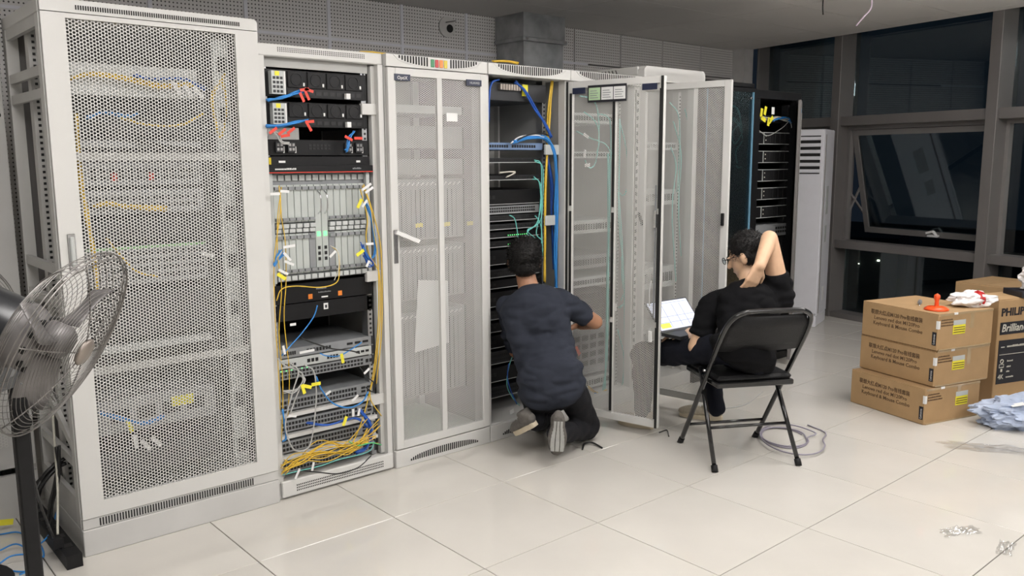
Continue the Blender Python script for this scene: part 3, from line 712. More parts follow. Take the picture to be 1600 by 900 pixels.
bundle('blue bundle lying on the second white shelf', [(480, 660), (510, 664), (540, 656), (560, 655), (574, 668)], Yc, .0035, 'bcab', 4, .006, G)
cable('blue cable sagging from the middle shelf to the right rail', cat_([(494, 588), (502, 608), (520, 630), (545, 637), (566, 628), (575, 612)], Yc-.01), .0038, 'lbcab')
cable('grey cable looping from the router down to the third shelf', cat_([(476, 570), (490, 580), (494, 610), (492, 650), (486, 690), (478, 702), (462, 704), (452, 690), (446, 660), (458, 610), (466, 580), (452, 566)], Yc-.015), .0035, 'gcab')
cable('grey cable from the left rail to the router ports', cat_([(434, 560), (446, 572), (464, 578), (474, 590), (462, 622), (452, 650)], Yc-.008), .0035, 'gcab')
bundle('fan of pale grey cables plugged into the dark switch', [(444, 612), (456, 612), (468, 606), (474, 595), (470, 586)], Yc-.01, .003, 'gcab', 5, .008, G)
cable('black cable drooping at right beside the switches', cat_([(562, 574), (575, 590), (586, 600), (582, 612), (572, 605)], Yc-.01), .0032, 'kcab')
cable('black power cord over the silver routers', cat_([(470, 528), (490, 536), (520, 545), (548, 548), (562, 552)], Yc), .0035, 'kcab')
for k in range(15):
    q = [(442+random.uniform(-4, 4), 724+random.uniform(-6, 18)), (470+random.uniform(-10, 10), 716+random.uniform(-10, 12)), (505+random.uniform(-12, 12), 708+random.uniform(-20, 16)), (545+random.uniform(-10, 10), 698+random.uniform(-8, 14)), (588+random.uniform(-14, 8), 680+random.uniform(-26, 16))]
    cable('thin yellow cable in the tangle at the foot of the open cream cabinet', cat_(q, [Yc-random.uniform(0, .02)]*5), .0022, 'ycab', group='yellow tangle at the cabinet foot')
cable('aqua cable in the yellow tangle', cat_([(442, 742), (470, 735), (500, 728), (530, 718), (575, 706), (585, 690)], Yc-.012), .0025, 'tcab')
cable('green cable beside the blue bundle at the cabinet foot', cat_([(545, 690), (560, 696), (580, 692), (596, 695)], Yc-.015), .003, mat('green_cable', (.08, .5, .18), .4), 'patch_cable')
cable('black cable along the cabinet sill', cat_([(470, 735), (500, 738), (530, 740), (560, 730), (580, 712)], Yc-.008), .003, 'kcab')
bundle('blue ties hanging at the left foot of the open cabinet', [(442, 640), (444, 660), (448, 685), (440, 690)], Yc-.005, .003, 'lbcab', 3, .004, G)
WHT = []
for x, y, a_, L_ in ((430, 303, 0, .055), (445, 299, -5, .05), (452, 385, 5, .07), (449, 401, -50, .06), (452, 411, -25, .06), (443, 425, -30, .06), (520, 397, 40, .05), (573, 292, 30, .07), (577, 297, 30, .06), (578, 381, 0, .05), (575, 412, 60, .04), (570, 318, 50, .05),
                    (555, 622, 35, .05), (513, 614, 25, .035), (552, 645, 90, .045), (561, 644, 75, .045), (573, 580, 35, .045), (480, 549, 2, .09), (458, 507, 0, .035), (444, 547, -80, .05), (489, 729, 75, .05), (465, 740, 60, .06), (457, 650, -15, .05)):
    WHT.append((x, y, a_, L_*.8))
zoned(WHT, 'white paper cable tag', 'white', 'white tags in the open cabinet', .04, .011, Yc-.02, z2)
YLT = []
for x, y, a_ in ((480, 604, -20), (474, 608, -75), (494, 600, 0), (535, 560, -80), (539, 658, 65), (440, 432, -35), (562, 318, 60), (563, 395, 30)):
    YLT.append((x, y, a_))
zoned(YLT, 'yellow cable tag', 'yel', 'yellow tags in the open cabinet', .045, .015, Yc-.022, z2)

# --- cabinet 3: closed door with two mesh panels
def fascia(o, w_, H, m='cream', lamps=False):
    zt, zb = H, H-.055
    fs = part('fascia', MB().prism([(.002, zb), (w_-.002, zb), (w_-.002, zt), (.002, zt)], -.024, 0), m, o)
    mb = MB(); n = 30
    for i in range(n):
        t = (i+.5)/n*2-1
        if lamps and abs(t) < .24: continue
        hh = .040*math.sqrt(max(.03, 1-t*t)); x = w_*.5+t*w_*.39
        mb.box(x-.0038, x+.0038, -.0255, -.024, zt-.006-hh, zt-.003)
    part('vent_slits', mb, 'vent', fs, kind='stuff')
    mb = MB().tube([(w_*.5+t*w_*.43, -.0245, zt-.004-.047*math.sqrt(max(0, 1-t*t))) for t in [i/20*2-1 for i in range(21)]], .0016, 4)
    part('arc_edge', mb, m, fs)
    if lamps:
        for k, mm in enumerate(('green', 'redl', 'oral', 'yell')):
            x = w_*.5-.050+k*.0255; part('indicator_lamp', MB().box(x, x+.021, -.028, -.024, zt-.046, zt-.010, ch=.002), mm, fs, {'green': 'green lens', 'redl': 'red lens', 'oral': 'orange lens', 'yell': 'yellow lens'}[mm])
    return fs
def arc_base(o, w_, m='cream'):
    pl = part('base_cover', MB().box(.002, w_-.002, -.022, 0, 0, .088, ch=.003), m, o)
    mb = MB(); n = 34
    for i in range(n):
        t = (i+.5)/n*2-1; hh = .034*math.sqrt(max(.03, 1-t*t)); x = w_*.5+t*w_*.36; mb.box(x-.0034, x+.0034, -.0235, -.022, .022, .024+hh)
    part('vent_slits', mb, 'vent', pl, kind='stuff')
def mesh_door(o, w_, H, loc, rz, m='cream', z0=.095, z1=1.915, two=True, a=.0095, side=.045, bar=.014):
    """door in its own frame, hinge at local x=0; frame, mesh panels, centre bar"""
    h = z1-z0
    d = part('door', MB().box(.003, side, -.022, 0, 0, h, ch=.002).box(w_-side, w_-.003, -.022, 0, 0, h, ch=.002).box(side, w_-side, -.022, 0, h-.035, h).box(side, w_-side, -.022, 0, 0, .04), m, o)
    d.location = (loc[0], loc[1], z0); d.rotation_euler.z = rz
    iw = w_-2*side
    if two:
        part('centre_bar', MB().box(w_/2-bar, w_/2+bar, -.02, -.002, .04, h-.035), m, d)
        for xa in (side, w_/2+bar):
            p_ = link('mesh_panel', fmesh(iw/2-bar, h-.075, a), None, d); p_.location = (xa, -.012, .04)
    else:
        p_ = link('mesh_panel', fmesh(iw, h-.075, a), None, d); p_.location = (side, -.012, .04)
    return d
c3 = cabinet('closed cream cabinet with a split mesh door and four coloured lamps on top', 0.0, .598, 1.975, top=.055)
fascia(c3, .598, 1.975, lamps=True); arc_base(c3, .598)
d3 = mesh_door(c3, .59, 1.82, (.004, -.003), 0)
text('OptiX', .022, 'white', face_mtx((.052, -.0265, 1.768), (1, 0, 0)), d3, ext=.0003)
b1 = part('badge', MB().box(.038, .125, -.026, -.022, 1.762, 1.792), 'badge', d3); b2 = part('badge', MB().box(.455, .55, -.026, -.022, 1.760, 1.790), 'badge', d3)
text('HUAWEI', .016, 'lgrey', face_mtx((.475, -.0265, 1.769), (1, 0, 0)), d3, ext=.0003)
hp = part('handle_plate', MB().box(.012, .036, -.027, -.022, .915, 1.075, ch=.004), 'chrome', d3)
part('door_handle', MB().bar((.024, -.032, 1.065), (.135, -.055, 1.015), .014, .018), 'white', d3)
st = part('sticker', MB().box(.338, .404, -.016, -.013, 1.585, 1.625), 'white', d3)
o = thing('hanging_chart', 'pale paper sheet hanging behind the split mesh door', 'paper', (.28, .03, .55))
part('sheet', MB().prism([(-.12, 0), (.09, .02), (.09, .34), (-.09, .36)], 0, .002), 'white', o)
for z0, z1, m_, l_ in ((1.72, 1.76, 'lgrey', 'pale strip unit at the top'), (1.55, 1.66, 'dgrey', 'square pale module box'), (1.42, 1.50, 'dgrey', 'grey patch unit'), (1.10, 1.40, 'dgrey', 'tall grey optical chassis, upper'), (.80, 1.07, 'dgrey', 'tall grey optical chassis, middle'), (.30, .74, 'dgrey', 'tall grey optical chassis, lower')):
    dv, fp, hw, h = device('optical_shelf', l_+' behind the split mesh door', 'network device', .06, .54, z0, z1, .10, .4, m_, True, 'gear behind the split mesh door', [(.05, .95, .1, .9, 14, 2)] if h else None) if False else device('optical_shelf', l_+' behind the split mesh door', 'network device', .06, .54, z0, z1, .10, .4, m_, True, 'gear behind the split mesh door')
    if z1-z0 > .2:
        mb = MB()
        for i in range(15): mb.box(-hw+.03+i*.028, -hw+.032+i*.028, -.003, 0, .01, h-.05)
        part('card_gaps', mb, 'port', fp, kind='stuff')
        mb = MB()
        for i in range(15): mb.bar((-hw+.035+i*.028, -.006, h-.03), (-hw+.045+i*.028, -.014, h-.015), .006, .006)
        part('card_levers', mb, 'white', fp, kind='stuff')
for x, w_ in ((655, 'left'), (698, 'middle'), (735, 'right')): flag(w_+' of three yellow tags behind the split mesh door', x, 352-(x-655)*.04, .085, 2, .045, .02, 'yel', 'yellow tags behind the split mesh door')

# --- cabinet 4: open, being worked on
c4 = cabinet('open cream cabinet with blue and yellow cable bundles, behind the kneeling person', .60, .584, 1.975, post=.022, top=.055)
fascia(c4, .584, 1.975); arc_base(c4, .584)
rail(c4, .055, .10, .09, 1.92); rail(c4, .50, .10, .09, 1.92)
for z in (1.52, 1.13, .72, .30):
    part('cable_bracket', MB().box(.46, .575, .045, .06, z, z+.055, ch=.002), 'lgrey', c4)
part('corrugated_hose', MB().tube([(.16, .5, z) for z in np.linspace(1.2, 1.75, 24)], .02, 10), 'gmetal', c4)
x0, x1, Y4 = .645, 1.085, .11
G4 = 'network gear in the open cabinet behind the kneeling person'
o, fp, hw, h = device('patch_unit', 'dark unit with copper connectors and a yellow sticker, highest behind the kneeling person', 'network device', x0, x1, 1.80, 1.895, .07, .4, 'dark', False, G4)
mb = MB()
for i in range(8): mb.box(-hw+.10+i*.018, -hw+.114+i*.018, -.02, 0, .055, .085)
part('connector_row', mb, 'gmetal', fp, kind='stuff'); part('sticker', MB().box(.045, .085, -.004, 0, .03, .09), 'yel', fp)
o, fp, hw, h = device('patch_unit', 'blue grey patch panel under the white cable arch', 'network device', x0, x1, 1.545, 1.585, Y4-.03, .3, 'bluedev', True, G4, [(.1, .4, .2, .8, 8, 1), (.45, .85, .2, .8, 10, 1)])
zz = [(1.478, 1.505, 'dark'), (1.385, 1.412, 'dark'), (1.255, 1.335, 'black'), (1.205, 1.248, 'dgrey'), (1.165, 1.198, 'dark'), (1.120, 1.150, 'dark'), (1.075, 1.108, 'black'), (1.025, 1.06, 'black'), (.93, 1.01, 'black'), (.86, .905, 'dark'), (.80, .845, 'black'), (.70, .78, 'black'), (.63, .68, 'dark'), (.56, .61, 'black'), (.47, .54, 'black'), (.38, .45, 'dark'), (.28, .36, 'black'), (.19, .25, 'dark')]
ords = ['first', 'second', 'third', 'fourth', 'fifth', 'sixth', 'seventh', 'eighth', 'ninth', 'tenth', 'eleventh', 'twelfth', 'thirteenth', 'fourteenth', 'fifteenth', 'sixteenth', 'seventeenth', 'eighteenth']
for k, (z0, z1, m_) in enumerate(zz):
    pr = [(.04, .9, .15, .85, 24, 2 if z1-z0 > .03 else 1)] if m_ in ('dark', 'dgrey') else [(.06, .25, .3, .7, 3, 1)]
    ld = [(.45, .75, .35, 10)] if k in (6, 7) else ([(.85, .95, .5, 2)] if k in (8, 11, 14) else None)
    o, fp, hw, h = device('rack_switch', ords[k]+' dark switch below the blue patch panel, in the open cabinet behind the kneeling person', 'network device', x0, x1, z0, z1, Y4, .4, m_, True, G4, pr, leds=ld)
    part('front_edge', MB().box(-hw+.015, hw-.015, -.003, 0, 0, .003), 'lgrey', fp)
bundle('thick yellow bundle dropping down the right side of the open cabinet behind the kneeling person', [(862, 125), (858, 180), (856, 235), (852, 300), (851, 370), (850, 440)], .06, .005, 'ycab', 5, .006, G)
bundle('blue bundle arching from the top connectors to the right side', [(806, 128), (820, 142), (835, 168), (852, 195), (862, 215)], .05, .005, 'bcab', 4, .006, G)
bundle('blue cable falling at the left edge from the top connectors', [(780, 124), (768, 130), (765, 150), (764, 190)], .04, .005, 'bcab', 2, .003, G)
bundle('thick blue bundle falling down the right wall of the open cabinet', [(800, 222), (830, 214), (856, 218), (868, 250), (869, 320), (868, 400), (870, 470)], .045, .005, 'lbcab', 8, .008, G)
bundle('dark blue bundle behind the yellow one', [(855, 240), (862, 290), (862, 340), (866, 420)], .09, .005, 'bcab', 4, .006, G)
cable('white cable arching over the blue patch panel', cat_([(798, 224), (812, 214), (835, 211), (850, 214)], .04), .0045, 'white')
cable('black cable arching over the blue patch panel', cat_([(808, 220), (822, 212), (845, 208), (858, 212)], .035), .004, 'kcab')
for k, q in enumerate(([(835, 250), (845, 256), (846, 290), (842, 340), (838, 365), (846, 375)], [(832, 280), (842, 284), (845, 320), (838, 350), (824, 360), (836, 372)], [(834, 276), (845, 290), (846, 330), (846, 380)], [(836, 252), (848, 262), (848, 310), (844, 345), (824, 362), (830, 372)], [(836, 337), (842, 345), (846, 360), (848, 400)])):
    cable(['upper', 'second', 'straight', 'long looping', 'lowest'][k]+' aqua fibre drooping right of the switches, behind the kneeling person', cat_(q, .05), .003, 'tcab', group='aqua fibres behind the kneeling person')
cable('pale aqua fibre hanging across the green lights', cat_([(796, 336), (804, 342), (808, 360), (810, 378)], .06), .003, 'tcab')
bundle('white and aqua cables lying on the second switch', [(780, 270), (795, 268), (805, 270), (792, 276)], .08, .003, 'wcab', 3, .005, G)
cable('blue cable trailing inside the open cabinet near the floor', cat_([(795, 568), (793, 590), (798, 610), (808, 632)], .05), .003, 'bcab')
cable('yellow cable trailing inside the open cabinet near the floor', cat_([(806, 545), (796, 570), (792, 600), (800, 620), (812, 634)], .06), .0025, 'tcab')
flag('white tag near the floor of the cabinet behind the kneeling person', 800, 643, .05, 10, .03, .025, 'white')
for x, y in ((583, 83), (790, 97)):
    bundle('yellow fibre lying along the cabinet tops, '+('left' if x < 700 else 'right')+' of the coloured lamps', [(x-20, y-1), (x, y-1), (x+20, y+2)], .12, .004, 'ycab', 3, .004, G)

# --- cabinet 5 with its mesh door wide open
c5 = cabinet('cream cabinet with its mesh door wide open toward the viewer', 1.184, .598, 1.975, top=.055, inner='cream2')
fascia(c5, .598, 1.975)
rail(c5, .06, .10, .09, 1.92, 'greyp'); rail(c5, .535, .10, .09, 1.92, 'greyp')
part('slotted_post', MB().box(.565, .575, .0, .06, .1, 1.9), 'cream', c5)
q = MB(); z = .15
while z < 1.88: q.box(.5475, .5505, -.001, 0, z, z+.025) if False else q.box(.578, .590, -.002, 0, z, z+.022); z += .045
part('slots', q, 'vent', c5, kind='stuff')
D5 = math.atan2(-.575, .125)
d5 = mesh_door(c5, .588, 1.85, (.012, -.004), D5, z0=.06, z1=1.912, two=True, a=.0095, side=.032, bar=.009)
for x in (.018, .562, .288): 
    for za, zb in ((.05, .55), (.58, 1.15), (1.18, 1.79)): part('rubber_gasket', MB().box(x, x+.012, -.028, -.0215, za, zb), 'vent', d5)
part('edge_strip', MB().box(.568, .581, -.027, -.0225, .0, 1.852), 'vent', d5)
part('edge_strip', MB().box(-.006, .002, -.026, .0, .0, 1.852), 'vent', d5)
part('latch_rod', MB().box(.55, .556, -.034, -.026, .6, 1.3), 'dgrey', d5); part('latch', MB().box(.545, .560, -.042, -.026, 1.08, 1.17, ch=.002), 'chrome', d5)
part('latch', MB().box(.525, .545, -.034, -.022, .47, .53, ch=.002), 'white', d5)
lh = part('label_holder', MB().box(.135, .37, -.030, -.026, 1.735, 1.825), 'inkb', d5)
for xa, mm in ((.142, mat('green_sheet', (.45, .62, .38), .6)), (.22, M['white']), (.295, M['white'])):
    l_ = part('label_sheet', MB().box(xa, xa+.070, -.0315, -.030, 1.747, 1.812), mm, lh)
mb = MB()
for xa in (.150, .228, .303):
    for j in range(4): mb.box(xa, xa+.05-.008*(j % 2), -.032, -.0315, 1.757+j*.012, 1.761+j*.012)
part('print_lines', mb, 'dgrey', lh, kind='stuff')
part('badge', MB().box(.035, .115, -.026, -.022, 1.785, 1.817), 'badge', d5); part('badge', MB().box(.46, .545, -.026, -.022, 1.785, 1.817), 'badge', d5)
for z0, z1, m_, l_ in ((1.70, 1.76, 'lgrey', 'pale blank unit at the top'), (1.50, 1.54, 'lgrey', 'pale panel full of aqua fibre plugs'), (1.06, 1.14, 'lgrey', 'light grey switch at mid height'), (.85, .93, 'dgrey', 'grey switch below mid height'), (.74, .80, 'lgrey', 'pale panel with cables level with the arm'), (.52, .70, 'black', 'black chassis at knee height'), (.20, .50, 'dgrey', 'grey storage chassis with red marks'), (.11, .18, 'lgrey', 'pale unit at the foot')):
    o, fp, hw, h = device('rack_device', l_+' behind the wide open mesh door', 'network device', 1.225, 1.735, z0, z1, .10, .42, m_, True, 'gear behind the wide open mesh door', [(.08, .9, .15, .85, 20 if z1-z0 < .1 else 6, 1 if z1-z0 < .1 else 4)])
for k, q in enumerate(([(905, 150), (925, 155), (934, 175), (936, 220), (932, 240)], [(912, 175), (930, 190), (936, 215), (930, 255), (920, 262), (914, 250)], [(935, 178), (948, 182), (954, 200), (953, 300), (951, 420), (950, 520), (946, 600)], [(958, 230), (953, 260), (952, 350), (950, 480), (948, 560), (940, 620)], [(968, 185), (968, 250), (967, 300), (972, 380), (975, 450), (976, 530)], [(968, 190), (978, 230), (982, 280), (975, 305), (966, 300)], [(966, 300), (968, 360), (972, 400), (976, 450), (970, 470)], [(900, 205), (920, 215), (945, 225), (955, 240)], [(965, 515), (975, 560), (970, 610), (950, 640), (930, 642)], [(972, 420), (985, 470), (984, 560), (978, 620)])):
    cable(['short upper left', 'white ended looping', 'long arched', 'straight middle', 'long right hand', 'large oval right hand', 'lower straight right hand', 'sloping top', 'low curving', 'lowest right hand'][k]+' aqua fibre behind the wide open mesh door', cat_(q, .07), .0042, 'tcab', group='aqua fibres behind the wide open door')
bundle('aqua fibre bundle falling behind the wide open mesh door', [(950, 240), (952, 350), (949, 450), (947, 560), (944, 610)], .07, .004, 'tcab', 5, .006, G)
bundle('second aqua fibre bundle at the right behind the wide open door', [(972, 400), (974, 440), (976, 470), (968, 480)], .07, .004, 'tcab', 6, .007, G)
bundle('aqua cable heap on the floor of the cabinet with the wide open door', [(900, 650), (920, 640), (950, 636), (975, 628), (983, 612)], .08, .005, 'tcab', 5, .01, G)
for x, y, a_, w_ in ((916, 212, -30, 'slanted upper'), (914, 240, 80, 'upright upper'), (918, 258, 0, 'level upper'), (962, 480, 80, 'lower right hand')):
    flag(w_+' white tag behind the wide open mesh door', x, y, .06, a_, .045, .02, 'white', 'white tags behind the wide open door')
bundle('yellow and blue cable ends near the foot of the cabinet with the wide open door', [(918, 605), (928, 612), (938, 615), (948, 608)], .05, .004, 'ycab', 3, .01, G)
bundle('blue cable ends near the foot of the cabinet with the wide open door', [(930, 612), (940, 618), (950, 620)], .05, .004, 'lbcab', 4, .008, G)
flag('orange cable connector beside the kneeling person right of the shirt', 903, 548, .02, -60, .06, .02, 'orange')
cable('white cable hanging from the label of the wide open door', [d5.matrix_world @ Vector((0, 0, 0))+Vector(v) for v in ((1.30, -.52, .86), (1.29, -.515, .80), (1.30, -.51, .72))], .003, 'white')

# --- cabinet 6: taller, its door open too
c6 = cabinet('slightly taller cream cabinet with slanted vent hood, second with an open door', 1.786, .594, 2.04, y0=.02, D=.62, top=.05, inner='cream2')
hd6 = part('hood', MB().prism([(.002, 1.955), (.592, 1.955), (.592, 2.02), (.575, 2.04), (.02, 2.04), (.002, 2.02)], -.05, 0), 'cream', c6)
q = MB()
for i in range(12): q.bar((.0, .16+i*.028, 1.995), (.0, .175+i*.028, 2.028), .002, .008, up=(1, 0, 0))
part('side_slits', q, 'vent', hd6, kind='stuff')
mg = link('mesh_panel', fmesh(.55, .05, .0095), None, hd6); mg.location = (.02, -.052, 1.965)
rail(c6, .06, .10, .09, 1.92, 'cream'); rail(c6, .535, .10, .09, 1.92, 'cream')
D6 = math.atan2(-.576, .10)
d6 = mesh_door(c6, .585, 1.85, (.012, -.022), D6, z0=.07, z1=1.925, two=False, a=.0095)
part('latch', MB().box(.55, .565, -.04, -.022, 1.05, 1.12, ch=.002), 'black', d6); part('door_handle', MB().bar((.02, -.04, 1.10), (.08, -.10, 1.04), .012, .02), 'black', d6)
for z0, z1, m_, l_ in ((1.55, 1.60, 'lgrey', 'pale thin panel at the top'), (1.20, 1.30, 'lgrey', 'light grey unit at mid height'), (.66, .80, 'lgrey', 'pale unit behind the laptop'), (.30, .40, 'lgrey', 'pale unit near the foot')):
    device('rack_device', l_+' in the taller cabinet with the open door', 'network device', 1.83, 2.335, z0, z1, .12, .42, m_, True, 'gear in the taller cabinet', [(.08, .9, .15, .85, 20, 1)])
for k, q in enumerate(([(1046, 160), (1060, 180), (1062, 230), (1058, 300)], [(1052, 190), (1064, 240), (1060, 320), (1064, 400)], [(1070, 170), (1082, 230), (1076, 330), (1080, 420)], [(1048, 230), (1056, 260), (1050, 330), (1056, 440)], [(1076, 200), (1088, 260), (1088, 360), (1084, 440)])):
    cable(['leftmost upper', 'second from left', 'middle', 'lower left', 'rightmost'][k]+' pale aqua fibre inside the taller cabinet', cat_(q, .09), .0042, 'tcab', group='aqua fibres in the taller cabinet')
part('power_strip', MB().box(.565, .585, .02, .04, .2, 1.85), 'cream', c6)

# --- cabinet 7: black with closed glass door
c7 = cabinet('black cabinet with a closed glass door, left of the black server cabinet', 2.384, .598, 2.0, y0=.0, m='black', top=.03, inner='black', base=.06)
dd = part('door', MB().box(.004, .03, -.02, -.002, .065, 1.965).box(.568, .594, -.02, -.002, .065, 1.965).box(.03, .568, -.02, -.002, 1.94, 1.965).box(.03, .568, -.02, -.002, .065, .09), 'black', c7)
part('pane', MB().box(.03, .56, -.014, -.009, .09, 1.94), 'dglass', dd)
part('glass_edge', MB().box(.030, .037, -.024, -.014, .09, 1.94), 'edge', dd); part('glass_edge', MB().box(.548, .558, -.024, -.014, .09, 1.94), 'edge', dd)
part('door_handle', MB().cyl((.05, -.02, 1.1), (.05, -.05, 1.1), .012).bar((.05, -.05, 1.13), (.05, -.05, 1.04), .016, .012), 'black2', dd)
part('lock', MB().cyl((.532, -.014, 1.9), (.532, -.022, 1.9), .009), 'chrome', dd)
for k, z in enumerate((1.72, 1.64, 1.50, 1.36, 1.22, 1.08, .94, .80)):
    device('rack_device', ords[k]+' dark device from the top behind the cabinet glass door', 'network device', 2.43, 2.94, z, z+.05 if k < 2 else z+.10, .12, .42, 'dgrey' if k < 2 else 'black', True, 'gear behind the glass door', [(.05, .5, .2, .8, 8, 1)])
rail(c7, .29, .06, .1, 1.9, 'lgrey') if False else None
part('silver_rail', MB().box(.395, .41, .09, .10, .15, 1.85), 'steel', c7)
for k, q in enumerate(([(1138, 164), (1150, 168), (1158, 190), (1158, 210), (1148, 225), (1144, 208), (1156, 192)], [(1138, 184), (1150, 186), (1160, 205), (1160, 220), (1150, 236), (1152, 255)], [(1145, 186), (1156, 200), (1163, 235), (1160, 258), (1154, 262), (1150, 258)], [(1140, 165), (1154, 172), (1158, 200), (1164, 246)])):
    cable(['largest', 'middle', 'lower', 'straightest'][k]+' aqua fibre loop behind the cabinet glass door', cat_(q, .08), .0042, 'tcab', group='aqua fibres behind the glass door')
# --- cabinet 8: black, open, servers
c8 = cabinet('black open server cabinet, last of the row beside the white air conditioner', 2.984, .60, 1.965, m='black', post=.07, top=.06, inner='black', base=.06)
rail(c8, .105, .05, .1, 1.88, 'black2'); rail(c8, .515, .05, .1, 1.88, 'black2')
hd = part('door', MB().box(0, .30, -.022, 0, 0, 1.86, ch=.003), 'mull', c8, 'half door with grey brushed face'); hd.location = (.595, -.01, .04); hd.rotation_euler.z = math.atan2(-.45, -.80)
link('mesh_panel', fmesh(.24, 1.7, .0125), None, hd).location = (.03, .002, .08)
part('door_badge', MB().box(.255, .275, .0005, .003, 1.77, 1.80), 'edge', hd)
for k, z in enumerate((1.595, 1.464, 1.333, 1.202, 1.070)):
    o, fp, hw, h = device('rack_server', ords[k]+' black server from the top in the last black cabinet', 'server', 3.10, 3.545, z, z+.084, .05, .45, 'black', False, 'servers in the last black cabinet')
    for i in range(5): part('drive_bay', MB().box(-hw+.10+i*.065, -hw+.160+i*.065, -.004, 0, .006, h-.006, ch=.002), 'black2', o)
    each('front_trim', MB().box(-hw, hw, -.006, 0, h-.0035, h).box(-hw, hw, -.006, 0, 0, .0035).box(-hw+.085, -hw+.088, -.005, 0, 0, h), 'lgrey', o)
    each('front_light', MB().box(-hw+.105, -hw+.113, -.007, -.004, .055, .063).box(-hw+.105, -hw+.113, -.007, -.004, .025, .033), 'wcab', o)
o, fp, hw, h = device('patch_unit', 'grey unit with metal ports below the black servers', 'network device', 3.10, 3.545, .93, 1.02, .04, .4, 'dgrey', False, 'servers in the last black cabinet', [(.6, .95, .2, .8, 5, 2)])
o, fp, hw, h = device('patch_unit', 'grey unit with yellow tagged cables above the black servers', 'network device', 3.10, 3.545, 1.75, 1.80, .08, .4, 'dark', False, 'servers in the last black cabinet', [(.1, .9, .2, .8, 12, 1)])
bundle('mixed grey cables spread across the top of the last black cabinet', [(1186, 182), (1200, 186), (1215, 184), (1230, 188)], .04, .004, 'wcab', 6, .01, G)
bundle('blue cables at the top right of the last black cabinet', [(1208, 188), (1220, 184), (1232, 186), (1236, 192)], .035, .004, 'lbcab', 4, .008, G)
for x, y, a_, w_ in ((1190, 176, 80, 'leftmost upright'), (1196, 173, 75, 'highest'), (1193, 186, -20, 'level'), (1201, 190, 80, 'lowest'), (1205, 187, 40, 'rightmost slanted')): flag(w_+' yellow tag at the top of the last black cabinet', x, y, .02, a_, .06, .028, 'yel', 'yellow tags in the last black cabinet')
flag('white tag at the top of the last black cabinet', 1208, 173, .02, 90, .05, .035, 'white')
cable('grey cable sagging below the tags in the last black cabinet', cat_([(1186, 204), (1200, 212), (1222, 200), (1234, 190), (1238, 206)], .03), .0025, 'gcab')

# neighbour cabinet at far left
c0 = cabinet('light grey cabinet at the far left, behind the fan', -2.20, .775, 2.1, y0=.585, D=.6, m='cream2', top=.05, base=.0, inner='cream2')
c0.rotation_euler.z = R(0)
part('door', MB().box(.01, .77, -.022, -.002, .22, 2.05, ch=.003), 'cream2', c0)
mp = link('mesh_panel', fmesh(.62, 1.6, .0125), None, c0); mp.location = (.05, -.026, .32)
part('door_hole', MB().cyl((.745, -.0255, 1.68), (.745, -.020, 1.68), .012), 'vent', c0)
part('plinth_cover', MB().box(.01, .77, -.02, 0, 0, .19), 'cream2', c0)

